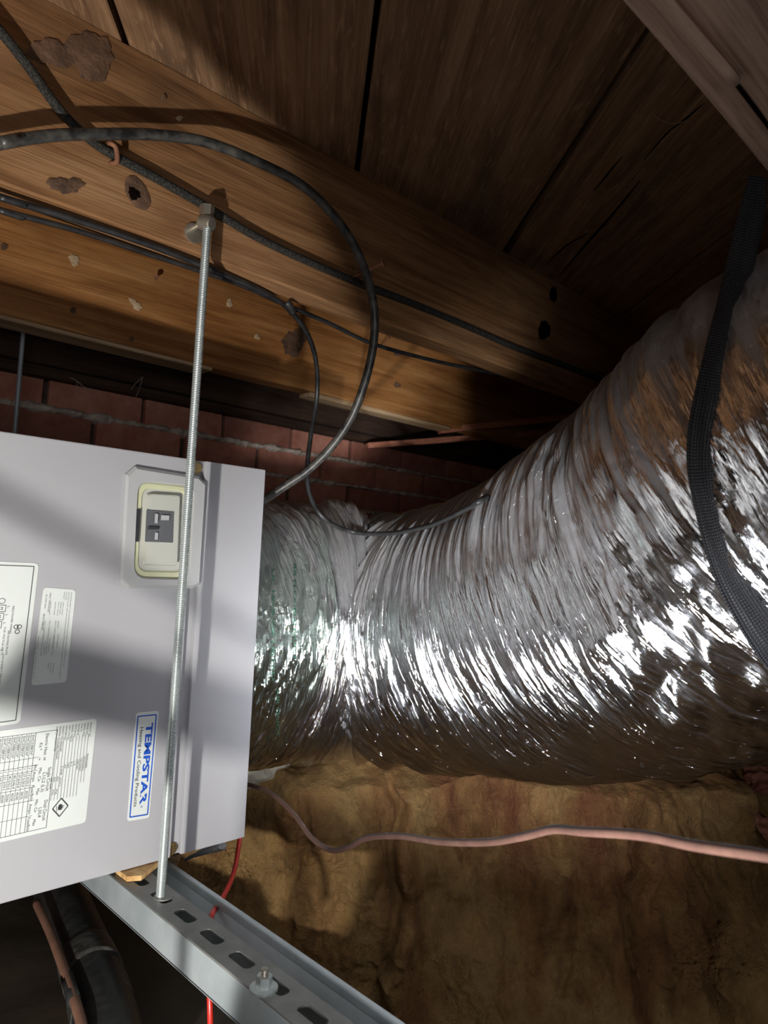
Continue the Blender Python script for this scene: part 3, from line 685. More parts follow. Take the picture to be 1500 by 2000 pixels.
# brand label
lb, q = label('brand_label', ((265, 1392), (310, 1388), (291, 1597), (248, 1604)), .004)
lb['label'] = 'white label with blue border and blue lettering'
P = Print(q); bw = .0016
for e in ((.035, .10, .035, .90), (.965, .10, .965, .90), (.035, .10, .965, .10), (.035, .90, .965, .90)): P.line(*e, bw)
P.text('TEMPSTAR', .11, .50, .755, .28, .035); P.text('®', .875, .54, .02, .10)
P.build('blue_print', MT['blue'], lb, .0009)
P = Print(q); P.text('Heating and Cooling Products', .135, .235, .74, .15, .006); P.build('slogan_print', MT['ink'], lb, .0009)
P = Print(q); c0, ct = .775, .60; pts = []
for i in range(10):
    a = math.pi / 2 + i * math.pi / 5 + .3; rr = 1. if i % 2 == 0 else .42; pts.append((c0 + .034 * rr * math.cos(a), ct + .16 * rr * math.sin(a)))
P.poly(pts); P.build('white_star', MT['paper'], lb, .0012)

# ------------------------------------------------------------------ trapeze: rods, strut, rail
def threaded(P0, P1, r, pitch_, m, parent, name='shaft'):
    P0 = Vector(P0); P1 = Vector(P1); L = (P1 - P0).length; n = int(L / pitch_ * 4); t = (P1 - P0) / L
    u = t.cross(Vector((1, 0, 0))).normalized(); v = t.cross(u); seg = 14
    V = np.zeros((n, seg + 1, 3))
    prof = [1., .93, .86, .93]
    for j_ in range(seg + 1):
        a = 2 * math.pi * j_ / seg
        for i in range(n):
            ph = (i / 4 + j_ / seg) % 1; rr = r * (.80 + .20 * abs(2 * ph - 1)); V[i, j_] = P0 + t * (L * i / (n - 1)) + (u * math.cos(a) + v * math.sin(a)) * rr
    return grid_mesh(name, V, m, parent)
rb = at(313, 1752, z=ST); RY = rb.y; rt_ = at(405, 440, y=RY)
rod = empty('threaded_rod', rb, 'long zinc threaded rod in front of the cabinet, fixed to the brown joist', 'rod')
threaded(Vector((rb.x, rb.y, ST - .05)), rt_, .0058, .0022, MT['zinc'], rod)
hc = at(407, 436, y=RY)
ax = Vector((.45, -.85, -.25)).normalized()
cyl('hanger_barrel', hc + ax * .006, hc - ax * .012, .0098, MT['nut'], rod, 24, bev=.0018)
cyl('side_bolt', (hc.x - .004, J1 + .001, hc.z + .002), hc - ax * .008, .004, MT['nut'], rod, 12)
hx = at(404, 412, y=RY + .004)
b = bmesh.new(); cyl_bm(b, hx + Vector((0, 0, -.007)), hx + Vector((0, 0, .006)), .0095, 6); bmesh.ops.recalc_face_normals(b, faces=b.faces); obj('hex_nut', b, MT['nut'], rod)
b = bmesh.new(); cyl_bm(b, (hc.x - .004, J1 - .0035, hc.z - .006), (hc.x - .004, J1, hc.z - .006), .013, 24); bmesh.ops.recalc_face_normals(b, faces=b.faces); obj('washer', b, MT['nut'], rod)
b = bmesh.new(); cyl_bm(b, (rb.x, rb.y, ST - .012), (rb.x, rb.y, ST - .003), .009, 6); obj('lower_nut', b, MT['nut'], rod)
r2p = at(36, 760, y=1.475)
rod2 = empty('threaded_rod', (r2p.x, 1.475, ST), 'thin rod at far left behind the cabinet in front of the bricks', 'rod')
threaded(Vector((r2p.x, 1.475, ST - .05)), Vector((r2p.x, 1.475, .52)), .0048, .0016, MT['galv'], rod2)
b = bmesh.new(); cyl_bm(b, (r2p.x, 1.475, .515), (r2p.x, 1.475, .53), .009, 6); obj('hex_nut', b, MT['nut'], rod2)
b = bmesh.new(); bx(b, (r2p.x - .02, 1.46, .53), (r2p.x + .02, WY - .046, .536)); obj('bracket', b, MT['galv'], rod2)

sx0 = at(377, 1850, z=ST).x; sx1 = at(473, 1850, z=ST).x
sx0b = at(241, 1719, z=ST).x; sx1b = at(643, 2000, z=ST).x
print('strut x', sx0, sx0b, sx1, sx1b)
sxa = (sx0 + sx0b) / 2; sxb = sxa + .0413; sxm = (sxa + sxb) / 2
slots_px = [(281, 1717), (313, 1751), (359, 1790), (407, 1833), (461, 1882), (520, 1935), (588, 1990)]
ys = [at(*p, z=ST).y for p in slots_px]; print('slot ys', ys, 'rod x', rb.x)
pit = np.polyfit(range(len(ys)), ys, 1); print(pit)
strut = empty('strut_channel', (sxm, .9, ST - .041), 'slotted grey strut channel carrying the cabinet, rod through one slot', 'strut channel')
def slotted_plate(name, x0, x1, y0, y1, z0, z1, slots, m, parent):
    cu = bpy.data.curves.new(name, 'CURVE'); cu.dimensions = '2D'; cu.fill_mode = 'BOTH'; cu.extrude = (z1 - z0) / 2; cu.bevel_depth = 0
    def sp(pts):
        s = cu.splines.new('POLY'); s.points.add(len(pts) - 1)
        for p_, q_ in zip(s.points, pts): p_.co = (q_[0], q_[1], 0, 1)
        s.use_cyclic_u = True
    sp([(x0, y0), (x1, y0), (x1, y1), (x0, y1)])
    for (cx, cy, hx_, hy_) in slots:
        r = hx_ * .75; pts = []
        for (qx, qy, a0) in ((1, 1, 0), (-1, 1, 90), (-1, -1, 180), (1, -1, 270)):
            for k_ in range(7):
                a = math.radians(a0 + 15 * k_); pts.append((cx + qx * (hx_ - r) + r * math.cos(a), cy + qy * (hy_ - r) + r * math.sin(a)))
        sp(pts)
    o = bpy.data.objects.new(name, cu); COL.objects.link(o); dg = bpy.context.evaluated_depsgraph_get(); dg.update()
    me = bpy.data.meshes.new_from_object(o.evaluated_get(dg)); bpy.data.objects.remove(o)
    me.transform(Matrix.Translation((0, 0, (z0 + z1) / 2))); me.materials.clear(); return obj(name, me, m, parent)
SY0, SY1 = .12, 1.56
sl = []
for k_ in range(-8, 20):
    yy = pit[1] + pit[0] * k_
    if SY0 + .03 < yy < SY1 - .03: sl.append((sxm, yy, .0073, abs(pit[0]) * .30))
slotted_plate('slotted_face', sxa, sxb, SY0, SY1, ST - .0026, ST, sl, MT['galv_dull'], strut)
box('side_wall', (sxa, SY0, ST - .041), (sxa + .0026, SY1, ST - .0024), MT['galv'], strut, .0008)
box('side_wall', (sxb - .0026, SY0, ST - .041), (sxb, SY1, ST - .0024), MT['galv'], strut, .0008)
box('lip', (sxa, SY0, ST - .0415), (sxa + .009, SY1, ST - .038), MT['galv'], strut, .0008)
box('lip', (sxb - .009, SY0, ST - .0415), (sxb, SY1, ST - .038), MT['galv'], strut, .0008)
# washer ring pressed around the rod slot
b = bmesh.new(); cyl_bm(b, (rb.x + .003, rb.y - .002, ST), (rb.x + .003, rb.y - .002, ST + .0012), .0115, 28); bmesh.ops.recalc_face_normals(b, faces=b.faces); obj('flat_washer', b, MT['galv_dull'], rod)
# bolt with flange nut
bc = at(515, 1932, z=ST); bolt = empty('flange_bolt', bc, 'zinc bolt with flanged nut standing on the strut channel', 'bolt')
b = bmesh.new(); cyl_bm(b, bc + Vector((0, 0, 0)), bc + Vector((0, 0, .0022)), .0135, 28); bmesh.ops.recalc_face_normals(b, faces=b.faces); obj('flange', b, MT['zinc'], bolt)
b = bmesh.new(); cyl_bm(b, bc + Vector((0, 0, .002)), bc + Vector((0, 0, .0125)), .0080, 6, .0078); bmesh.ops.recalc_face_normals(b, faces=b.faces); obj('hex_nut', b, MT['zinc'], bolt)
threaded(bc + Vector((0, 0, -.02)), bc + Vector((0, 0, .0185)), .0042, .0016, MT['nut'], bolt)
cyl('tip', bc + Vector((0, 0, .0175)), bc + Vector((0, 0, .0188)), .0038, MT['nut'], bolt, 14)
# plain rail beside the strut
RX = .5; rail = empty('sheet_metal_rail', (RX, .9, ST - .08), 'plain galvanised rail with a folded rim, right of the slotted channel', 'rail')
box('web', (RX, SY0, ST - .075), (RX + .0016, SY1, ST - .012), MT['galv_lit'], rail)
box('folded_rim', (RX - .001, SY0, ST - .020), (RX + .0065, SY1, ST - .009), MT['galv'], rail, .002)
box('bottom_flange', (RX - .014, SY0, ST - .0766), (RX + .0016, SY1, ST - .075), MT['galv'], rail)
# chipboard shim and wedge
A = [at(*p, z=ST + .0005) for p in ((226, 1706), (248, 1722), (276, 1720), (300, 1700), (310, 1692), (345, 1660), (260, 1660))]
prism('chipboard_shim', A, [p + Vector((0, 0, .0062)) for p in A], MT['chip']); tag(bpy.data.objects['chipboard_shim'], 'broken orange chipboard shim between cabinet and strut', 'shim')
A = [at(*p, d=1.0) for p in ((322, 1676), (356, 1668), (346, 1693))]
A = [Vector((p.x, p.y, p.z)) for p in A]
o = prism('wooden_wedge', A, [p + Vector((.004, .02, 0)) for p in A], WD['pale']); tag(o, 'small tan wedge under the cabinet corner beside the bottom screw', 'wedge')

# ------------------------------------------------------------------ flexible duct
ctrl = [Vector((.45, 1.16, -.137)), Vector((.62, 1.16, -.137)), Vector((.86, 1.16, -.138)), at(770, 1240, d=1.45), at(1020, 1222, d=1.22), at(1350, 1100, d=.94), at(1640, 905, d=.78), at(2020, 840, d=.72), at(2600, 850, d=.68)]
path = catmull(ctrl, 60); seglen = [0.]
for a, b_ in zip(path, path[1:]): seglen.append(seglen[-1] + (b_ - a).length)
NS, NT = 1500, 440
ss = np.linspace(.12, seglen[-1], NS); PA = np.array([[*p] for p in path]); C_ = np.stack([np.interp(ss, seglen, PA[:, i]) for i in range(3)], 1)
def smooth(a, w):
    kx = np.ones(w) / w; return np.stack([np.convolve(np.pad(a[:, i], w // 2, mode='edge'), kx, 'valid')[:len(a)] for i in range(3)], 1)
C_ = smooth(C_, 31); T_ = np.gradient(C_, axis=0); T_ /= np.linalg.norm(T_, axis=1)[:, None]
Uz = np.array([0, 0, 1.]) - T_ * T_[:, 2:3]; Uz /= np.linalg.norm(Uz, axis=1)[:, None]; Vx = np.cross(T_, Uz)
th_ = np.linspace(0, 2 * np.pi, NT); Sg, Tg = np.meshgrid(ss, th_, indexing='ij')
tn = Tg / (2 * np.pi)
def pn(fs, ft, seed, linear=False): return vnoise(Sg * fs, tn * ft, seed, None, ft, linear)
s_at = {}
for key, px in (('waist', 735), ('strap', 1440)):
    best = min(range(NS), key=lambda i: abs((C_[i] @ np.array([XC[0], YC[0], ZC[0]])) / (C_[i] @ np.array([XC[2], YC[2], ZC[2]])) * FPX + 750 - px)); s_at[key] = ss[best]
sw = s_at['waist']
R = .25 + .0 * Sg
R = R + .016 * np.exp(-((Sg - sw + .10) / .09) ** 2) * sstep(.0, .9, -np.cos(Tg)) - .004 * np.exp(-((Sg - sw) / .09) ** 2)
R = R * (1 - .03 * np.exp(-((Sg - .25) / .12) ** 2)) + .012 * pn(6, 5, 1) + .006 * pn(14, 9, 2)
# coil hoops: irregular spacing, foil draped between them
ph = Sg / .030 + .35 * vnoise(Sg * 9, Sg * 0, 77) + tn + .55 * pn(7, 3, 8) + .25 * pn(24, 4, 28)
hoop = np.abs(np.sin(np.pi * ph)); amp = (.0042 + .0045 * pn(9, 3, 9)) * sstep(.30, .52, Sg)
R = R - np.clip(amp, .0008, .012) * (1 - hoop ** .7) * 1.0 + .0022 * pn(75, 5, 41, True) + .0012 * pn(160, 8, 42, True)
# deep gathers near the waist
ga = np.exp(-((Sg - sw + .02) / .17) ** 2) * .7 + .30
R = R + ga * (.0085 * pn(48, 9, 12, True) + .0055 * pn(120, 14, 13, True)) + .0016 * pn(230, 40, 14, True)
# diagonal crumple patches
cp = sstep(.15, .6, pn(7, 5, 15)) * .7 + .9 * np.exp(-((Sg - s_at['strap'] + .06) / .07) ** 2); R = R + cp * (.0045 * pn(38, 40, 16, True) + .0022 * pn(95, 70, 17, True))
# pinch under strap
stp = s_at['strap']; R = R - .014 * np.exp(-((Sg - stp) / .035) ** 2) + .004 * np.exp(-((Sg - stp) / .09) ** 2) * pn(50, 40, 18, True)
# hanging folds along the underside
und = (sstep(.2, 1., -np.cos(Tg)) + .8 * sstep(.5, 1., np.cos(Tg))) * np.exp(-((Sg - sw) / .22) ** 2); R = R - .0030 * np.exp(-np.abs(pn(34, 5, 51)) / .10) * sstep(.38, .5, Sg)
R = R + und * (.013 * pn(15, 12, 19) + .006 * pn(50, 20, 20, True))
V = C_[:, None, :] + R[..., None] * (np.cos(Tg)[..., None] * Uz[:, None, :] + np.sin(Tg)[..., None] * Vx[:, None, :])
uv = np.stack([Sg, tn * 1.57], -1)
duct = empty('flexible_duct', (1.0, 1.1, -.4), 'large silver foil flexible duct curving from the grey cabinet toward the viewer', 'duct')
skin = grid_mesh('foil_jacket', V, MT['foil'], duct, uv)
duct_bvh = BVHTree.FromPolygons([Vector(v) for v in V[::2, ::2].reshape(-1, 3).tolist()],
    [(i * 220 + j, (i + 1) * 220 + j, (i + 1) * 220 + j + 1, i * 220 + j + 1) for i in range(749) for j in range(219)])
# smoother collar section by the cabinet with green print
ncs, nct = 260, 300; s2 = np.linspace(.16, .42, ncs); Sc, Tc = np.meshgrid(s2, np.linspace(0, 2 * np.pi, nct), indexing='ij'); tnc = Tc / (2 * np.pi)
Cc = np.stack([np.interp(s2, ss, C_[:, i]) for i in range(3)], 1); Uc = np.stack([np.interp(s2, ss, Uz[:, i]) for i in range(3)], 1); Vc = np.stack([np.interp(s2, ss, Vx[:, i]) for i in range(3)], 1)
Rc = .2505 + .008 * vnoise(Sc * 9, tnc * 6, 31, None, 6) + .0045 * vnoise(Sc * 42, tnc * 34, 32, None, 34, True) + .0025 * vnoise(Sc * 100, tnc * 80, 33, None, 80, True) - .003 * sstep(.40, .42, Sc)
Vcl = Cc[:, None, :] + Rc[..., None] * (np.cos(Tc)[..., None] * Uc[:, None, :] + np.sin(Tc)[..., None] * Vc[:, None, :])
grid_mesh('taped_collar', Vcl, MT['foil_collar'], duct, np.stack([Sc, tnc * 1.57], -1))['label'] = 'greenish printed foil tape collar'
# green print on the collar
gv = []; gf = []
def surf_hit(px, py, off):
    r = Vector(ray(px, py)); h_ = col_bvh.ray_cast(Vector((0, 0, 0)), r.normalized())
    return None if h_[0] is None else h_[0] - r.normalized() * off
col_bvh = BVHTree.FromPolygons([Vector(v) for v in Vcl[::2, ::2].reshape(-1, 3).tolist()], [(i * 150 + j, (i + 1) * 150 + j, (i + 1) * 150 + j + 1, i * 150 + j + 1) for i in range(129) for j in range(149)])
for cxp, y0_, y1_, txt in ((536, 1110, 1330, 'UL 181B-FX LISTED'), (578, 1100, 1290, 'R8 FLEXIBLE DUCT'), (545, 1345, 1440, 'AIR DUCT')):
    Vt, Ft = text_verts(txt, .02); mx = max(v[0] for v in Vt); base = len(gv); ok = True; pts = []
    for v in Vt:
        h_ = surf_hit(cxp - 5 + v[1] * 8, y0_ + v[0] / mx * (y1_ - y0_), .0012)
        if h_ is None: ok = False; break
        pts.append(h_)
    if ok:
        me = bpy.data.meshes.new('green_print'); me.from_pydata([tuple(v) for v in pts], [], Ft); obj('green_print', me, MT['green_ink'], duct)

# strap
def duct_hit(px, py, off=.003, fallback=None):
    r = Vector(ray(px, py)).normalized(); h_ = duct_bvh.ray_cast(Vector((0, 0, 0)), r)
    return (h_[0] - r * off) if h_[0] is not None else fallback
sc = [(1481, 345, 17), (1473, 400, 24), (1462, 450, 27), (1446, 520, 27), (1428, 600, 28), (1407, 700, 33), (1393, 780, 37), (1380, 850, 36), (1377, 920, 33), (1388, 1000, 28), (1405, 1070, 27), (1430, 1130, 31), (1462, 1185, 35), (1498, 1240, 38), (1545, 1300, 40), (1620, 1370, 44)]
cc = catmull([Vector(s) for s in sc], 6); deps = []
for i, p in enumerate(cc):
    h_ = duct_hit(p.x, p.y, .004); deps.append(None if h_ is None else h_.dot(-back))
anch = at(1481, 345, z=JB - .001).dot(-back)
known = [(i, d) for i, d in enumerate(deps) if d is not None]
if known[0][0] > 0 or cc[0].y < 460: known = [(0, anch)] + [k_ for k_ in known if cc[k_[0]].y > 560]
dfull = np.interp(range(len(cc)), [k_[0] for k_ in known], [k_[1] for k_ in known]); dfull = np.convolve(np.pad(dfull, 4, mode='edge'), np.ones(9) / 9, 'valid')
for i, d in enumerate(deps):
    if d is not None: dfull[i] = min(dfull[i], d)
b = bmesh.new(); uvl = b.loops.layers.uv.new('UVMap'); rows_ = []; NW = 8; run = 0
for i, p in enumerate(cc):
    a = cc[max(0, i - 1)]; c = cc[min(len(cc) - 1, i + 1)]; t = Vector((c.x - a.x, c.y - a.y)).normalized(); n_ = Vector((-t.y, t.x))
    row = []
    for w_ in range(NW + 1):
        f = (w_ / NW) * 2 - 1; d = dfull[i] + .004 * f * f + .0015 * math.sin(f * 5 + i * .12)
        row.append(at(p.x + n_.x * f * p.z, p.y + n_.y * f * p.z, d=d))
    rows_.append(row)
for side in (0, 1):
    off = Vector(back) * (-.0022 * side)
    G = [[b.verts.new(q + off) for q in row] for row in rows_]
    if side == 0: G0 = G
    else: G1 = G
    run = 0
    for i in range(len(G) - 1):
        dl = (rows_[i + 1][4] - rows_[i][4]).length
        for w_ in range(NW):
            f = b.faces.new((G[i][w_], G[i + 1][w_], G[i + 1][w_ + 1], G[i][w_ + 1]))
            for lp, (uu_, vv_) in zip(f.loops, ((run, w_), (run + dl, w_), (run + dl, w_ + 1), (run, w_ + 1))): lp[uvl].uv = (uu_, vv_ * .045 / NW)
        run += dl
for i in range(len(G0) - 1):
    for w_ in (0, NW): b.faces.new((G0[i][w_], G0[i + 1][w_], G1[i + 1][w_], G1[i][w_]))
bmesh.ops.recalc_face_normals(b, faces=b.faces)
o = obj('duct_strap', b, MT['web_strap'], None, True); tag(o, 'black woven webbing strap slung around the silver duct from the near joist', 'strap')

# ------------------------------------------------------------------ cables and wires
def dfront(px, py):
    best = min([h.dot(-back) for h in (duct_hit(px + i, py + j, .0) for i in (-6, 0, 6) for j in (0, 6)) if h is not None] + [1.3])
    return best - .010
def cable(name, pts, r, m, label, cat='cable', seg=10, **kw):
    P = []
    for p in pts:
        px, py, k_, v = p; P.append(at(px, py, **{k_: v}))
    P.insert(0, P[0] + (P[0] - P[1]).normalized() * (.10 if name == 'braided_cable' else .7))
    o = tube(name, P, r, m, None, seg, 8); tag(o, label, cat); return o
o = cable('power_cable', [(-60, 292, 'y', .80), (0, 280, 'y', .80), (100, 265, 'y', .80), (200, 262, 'y', .80), (300, 263, 'y', .80), (400, 277, 'y', .79), (500, 315, 'y', .78), (590, 362, 'y', .77), (655, 425, 'y', .77),
    (700, 497, 'y', .77), (727, 580, 'y', .78), (731, 655, 'y', .79), (716, 735, 'y', .81), (688, 812, 'y', .84), (648, 872, 'y', .87), (600, 920, 'y', .90), (548, 955, 'y', .93), (512, 980, 'y', .96), (470, 1010, 'y', .99)],
    .0066, MT['rubber_worn'], 'thick worn black cable looping from the upper left down to the cabinet corner')
cable('braided_cable', [(-60, -10, 'y', .825), (0, 60, 'y', .826), (55, 130, 'y', .828), (105, 200, 'y', .829), (150, 250, 'y', .831), (205, 293, 'y', .832), (300, 345, 'y', .832), (400, 402, 'y', .832), (500, 462, 'y', .832), (600, 510, 'y', .832),
    (700, 552, 'y', .832), (800, 590, 'y', .832), (900, 632, 'y', .832), (1000, 676, 'y', .832), (1100, 712, 'y', .832), (1250, 770, 'y', .832)], .0056, MT['braid'], 'old braided grey black cable stapled along the brown joist')
cable('thin_cable', [(-60, 366, 'y', .846), (0, 385, 'y', .846), (150, 430, 'y', .846), (300, 481, 'y', .846), (400, 521, 'y', .85), (450, 541, 'y', .86), (510, 568, 'y', .87), (560, 600, 'y', .89), (598, 648, 'y', .92), (617, 705, 'y', .96), (619, 775, 'y', .99),
    (607, 850, 'y', .99), (600, 920, 'y', .98), (607, 972, 'y', .97), (636, 1015, 'y', .95), (690, 1039, 'd', dfront(690, 1039)), (760, 1042, 'd', dfront(760, 1042)), (830, 1029, 'd', dfront(830, 1029)), (870, 1014, 'd', dfront(870, 1020)), (910, 994, 'd', dfront(910, 1004)), (945, 974, 'd', dfront(945, 990)), (985, 950, 'd', 1.30), (1060, 890, 'd', 1.5)],
    .0042, MT['rubber'], 'thin black cable dropping in a loop in front of the bricks and over the duct')
cable('thin_cable', [(-60, 390, 'y', .875), (0, 410, 'y', .875), (150, 450, 'y', .875), (300, 499, 'y', .88), (400, 532, 'y', .885), (470, 556, 'y', .89), (550, 592, 'y', .90), (640, 630, 'y', .91), (730, 672, 'y', .91), (850, 705, 'y', .92), (960, 728, 'y', .93), (1080, 752, 'y', .93), (1200, 775, 'y', .93)],
    .0036, MT['rubber'], 'thin black cable running straight below the brown joist to the duct')
# tie where the two thin cables part
tube('cable_tie', [at(560, 590, y=.868), at(566, 598, y=.868), at(572, 612, y=.875)], .0062, MT['rubber'], None, 8, 3); tag(bpy.data.objects['cable_tie'], 'small black tie where the two thin cables part', 'cable tie')
# rusty pipe strap clip on braided cable
b = bmesh.new(); tube_bm(b, [at(210, 281, y=.834), at(216, 280, y=.822), at(226, 288, y=.820), at(229, 308, y=.821), at(226, 318, y=.824), at(216, 319, y=.834)], .003, 8, 6)
bmesh.ops.recalc_face_normals(b, faces=b.faces); tag(obj('cable_clip', b, MT['rust'], None, True), 'rusty bent staple holding the braided cable', 'staple')
# nails
def nail(p, q, r, label):
    p = Vector(p); q = Vector(q); e = empty('nail', p, label, 'nail'); cyl('shank', p, q, r, MT['rust'], e, 10)
    t = (q - p).normalized(); cyl('head', q - t * .0008, q + t * .0012, r * 2.1, MT['rust'], e, 14)
nail(at(677, 546, y=J1), at(748, 514, y=J1 - .055), .003, 'rusty nail sticking out of the brown joist behind the thick cable')
nail(at(302, 548, y=J2), at(262, 572, y=J2 - .05), .0022, 'rusty bent nail in the orange joist left of the threaded rod') if False else nail(at(304, 545, y=J2 + .001), at(305, 541, y=J2 - .03), .0024, 'rusty nail in the orange joist left of the threaded rod')
nail(at(737, 683, y=J2 + .001), at(760, 660, y=J2 - .04), .002, 'rusty nail in the orange joist right of the hanging cable')
# brown wire in the foreground
wp = [(470, 1530, 1.2), (500, 1537, 1.12), (535, 1554, 1.08), (575, 1592, 1.03), (608, 1636, .98), (645, 1660, .93), (680, 1655, .88), (715, 1637, .84), (780, 1633, .78), (860, 1644, .72), (950, 1645, .66), (1020, 1634, .61), (1080, 1620, .57), (1140, 1624, .53), (1250, 1631, .48), (1360, 1652, .44), (1500, 1672, .40), (1620, 1690, .37)]
o = tube('brown_wire', [at(a, b_, d=c) for a, b_, c in wp], .0035, MT['copperish'], None, 12, 8); tag(o, 'brown wire stretching across in front of the clay bank to the right edge', 'wire')
# red wire
o = tube('red_wire', [at(474, 1600, d=1.09), at(468, 1640, d=1.07), at(460, 1690, d=1.02), (at(449, 1725, d=.97)), at(430, 1762, d=.91), at(412, 1792, x=.478), at(405, 1860, x=.47), at(410, 1960, x=.462), at(411, 2040, x=.46)], .0034, MT['red'], None, 10, 8); tag(o, 'red wire hanging from the cabinet corner down behind the strut channel', 'wire')
# insulated line and copper line
hose = empty('insulated_line', at(160, 1850, z=-.60), 'thick black insulated refrigerant line below the cabinet', 'pipe')
tube('insulation', [at(60, 1640, z=-.585), at(118, 1745, z=-.58), at(152, 1830, z=-.575), (at(182, 1910, z=-.57)), at(208, 2000, z=-.565), at(225, 2100, z=-.56)], .037, MT['rubber'], hose, 28, 8)
for a, b_ in (((168, 1872), (184, 1912)), ((190, 1935), (204, 1985))):
    tube('tape_wrap', [at(*a, z=-.572), at((a[0] + b_[0]) / 2, (a[1] + b_[1]) / 2, z=-.57), at(*b_, z=-.568)], .0385, MT['rubber_worn'], hose, 28, 4)
cl = empty('copper_line', at(100, 1830, z=-.55), 'bare dull copper line running along the black insulated line', 'pipe')
tube('pipe', [at(70, 1762, z=-.548), at(98, 1822, z=-.545), at(122, 1885, z=-.54), at(140, 1935, z=-.535), at(158, 1995, z=-.53), at(170, 2060, z=-.53)], .006, MT['copper'], cl, 14, 8)
tube('tape_band', [at(131, 1908, z=-.54), at(146, 1958, z=-.535)], .0078, MT['rubber'], cl, 14, 0)

# red sticks by the wall
def stick(name, a, b_, hh, m, label):
    p = Vector(a); q = Vector(b_); t = (q - p).normalized(); n_ = t.cross(Vector((0, 0, 1))).normalized() * .012; u_ = Vector((0, 0, hh / 2))
    o = prism(name, [p - n_ - u_, p + n_ - u_, p + n_ + u_, p - n_ + u_], [q - n_ - u_, q + n_ - u_, q + n_ + u_, q - n_ + u_], m, None, .0012); tag(o, label, 'stick'); return o
stick('wooden_stick', at(716, 871, y=1.50), at(1180, 836, y=1.22), .016, WD['red'], 'lower reddish stick reaching from the bricks behind the duct')
stick('wooden_stick', at(859, 841, y=1.36), at(1190, 806, y=1.14), .018, WD['red'], 'upper reddish stick lying on the lower one behind the duct')

# pale stone, foil scrap, soil crumbs
def rock(name, c, s, m, seed, sub=3):
    r = random.Random(seed); b = bmesh.new(); bmesh.ops.create_icosphere(b, subdivisions=sub, radius=1); ph_ = [r.uniform(0, 6) for _ in range(6)]
    for v in b.verts:
        k_ = 1 + .18 * math.sin(3 * v.co.x + ph_[0]) * math.cos(3 * v.co.y + ph_[1]) + .08 * math.sin(8 * v.co.z + ph_[2] + 5 * v.co.x)
        v.co = Vector((v.co.x * s[0], v.co.y * s[1], v.co.z * s[2])) * k_ + Vector(c)
    return obj(name, b, m)
tag(rock('pale_stone', at(500, 1492, d=1.50), (.07, .06, .045), MT['stone'], 1), 'pale grey stone between the cabinet edge and the duct underside', 'stone')
b = bmesh.new(); pp = [(362, 1676), (385, 1662), (405, 1658), (418, 1648), (440, 1645), (442, 1660), (420, 1668), (400, 1672), (380, 1674), (365, 1684)]
n = 7; rr = random.Random(4); spine = [(360, 1680, 3), (378, 1671, 4), (396, 1664, 7), (412, 1657, 10), (428, 1652, 12), (441, 1650, 9)]
G = []
for (x_, y_, w_) in spine:
    G.append([b.verts.new(at(x_ + rr.uniform(-2, 2), y_ + (k_ / 4 - .5) * 2 * w_, d=1.06 + rr.uniform(-.012, .012))) for k_ in range(5)])
for A, B in zip(G, G[1:]):
    for k_ in range(4): b.faces.new((A[k_], B[k_], B[k_ + 1], A[k_ + 1]))
r_ = bmesh.ops.extrude_face_region(b, geom=b.faces[:])
for v in r_['geom']:
    if isinstance(v, bmesh.types.BMVert): v.co += Vector((.001, .0015, -.0005))
tag(obj('foil_scrap', b, MT['foil_scrap']), 'crumpled strip of foil tape on the soil under the cabinet corner', 'foil tape')
b = bmesh.new(); rr = random.Random(9)
for i in range(420):
    if i < 260: px = rr.gauss(430, 38); py = rr.gauss(1700, 32)
    else: px = rr.gauss(1375, 40); py = rr.gauss(1880, 28)
    rv = Vector(ray(px, py)).normalized(); h_ = bank_bvh.ray_cast(Vector((0, 0, 0)), rv)
    if h_[0] is None: continue
    s_ = rr.uniform(.002, .007) * (1 if i < 260 else 1.1)
    g = bmesh.ops.create_icosphere(b, subdivisions=1, radius=s_)
    for v in g['verts']: v.co = Vector((v.co.x * rr.uniform(.7, 1.3), v.co.y * rr.uniform(.7, 1.3), v.co.z * rr.uniform(.6, 1.1))) + h_[0]
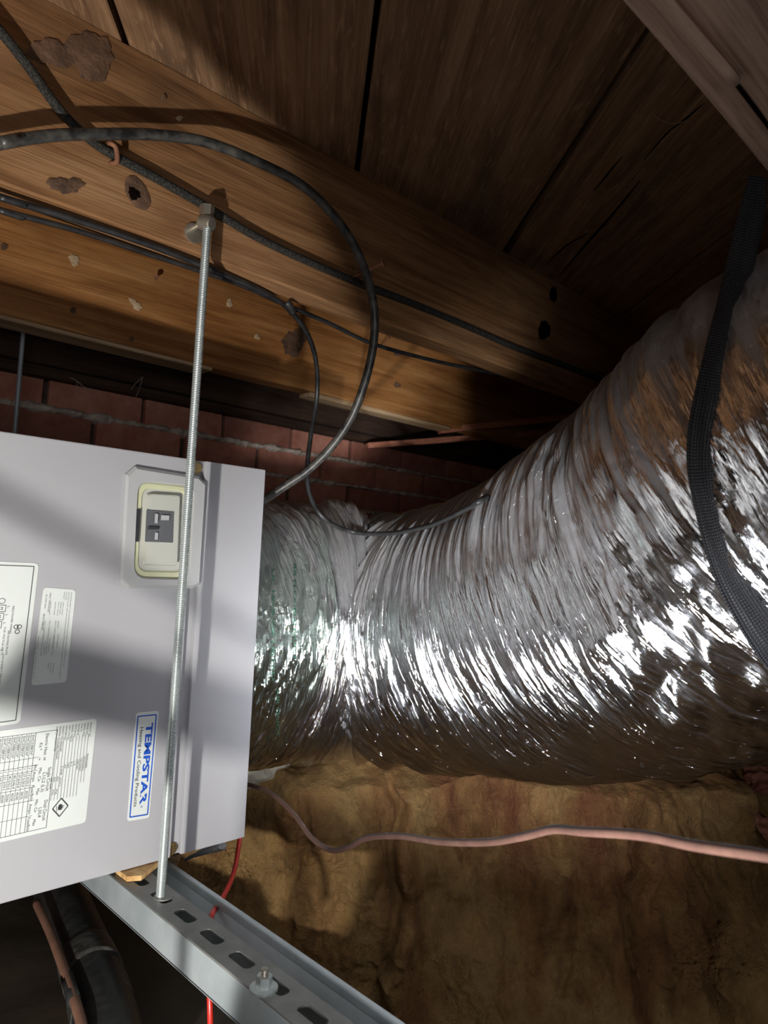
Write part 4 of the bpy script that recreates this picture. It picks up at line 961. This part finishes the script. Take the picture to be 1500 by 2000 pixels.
o = obj('soil_crumbs', b, MT['clay']); o['kind'] = 'stuff'; tag(o, 'loose clay crumbs scattered over the bank below the cabinet', 'soil')
# cobwebs near the sill
def web(pts, label):
    b = bmesh.new()
    for q in pts: tube_bm(b, [at(px, py, y=y_) for px, py, y_ in q], .0006, 5, 4)
    tag(obj('cobweb', b, MT['web']), label, 'cobweb')
web([[(136, 738, 1.50), (150, 745, 1.50), (148, 770, 1.51)], [(150, 745, 1.50), (165, 756, 1.51), (178, 760, 1.51)], [(140, 738, 1.50), (158, 750, 1.51), (175, 770, 1.52)]], 'dusty cobweb shreds hanging from the sill at left')
web([[(279, 736, 1.50), (272, 760, 1.51), (265, 776, 1.52)], [(279, 736, 1.50), (264, 750, 1.51), (256, 762, 1.52)]], 'cobweb strands left of the threaded rod')
# hair hanging from the boards
o = tube('hanging_thread', [at(1228, 130, z=H - .003), at(1245, 175, d=.98), at(1275, 222, d=.97), (at(1310, 241, d=.97)), at(1345, 235, z=H - .004)], .0006, MT['web'], None, 5, 8); tag(o, 'fine thread drooping from the floor boards', 'thread')

# unseen blocker added near the work light to cast shade bands on the cabinet door
blocker = empty('lamp_blocker', (-.1, .34, -1.05), 'unseen light blocker added to cast shade bands on the cabinet door', 'lamp stand')
def toward(px, py, k_): p = facept(px, py); return LB.lerp(p, k_)
tube('blocker_cord', [toward(-500, 680, .36), toward(0, 965, .36), toward(500, 1238, .36), toward(620, 1300, .36)], .0032, MT['rubber'], blocker, 8, 4)
b = bmesh.new(); A = [toward(60, 1225, .36), toward(510, 1350, .36), toward(510, 1488, .36), toward(-60, 1372, .36)]; Bq = [p + Vector((0, -.004, 0)) for p in A]
prism_bm(b, A, Bq); bmesh.ops.recalc_face_normals(b, faces=b.faces); obj('blocker_flap', b, MT['galv_dull'], blocker)
cyl('blocker_pole', (toward(500, 1400, .36).x + .004, toward(500, 1400, .36).y, -1.05), (toward(500, 1400, .36).x + .004, toward(500, 1400, .36).y, -.355), .004, MT['rubber'], blocker, 10)
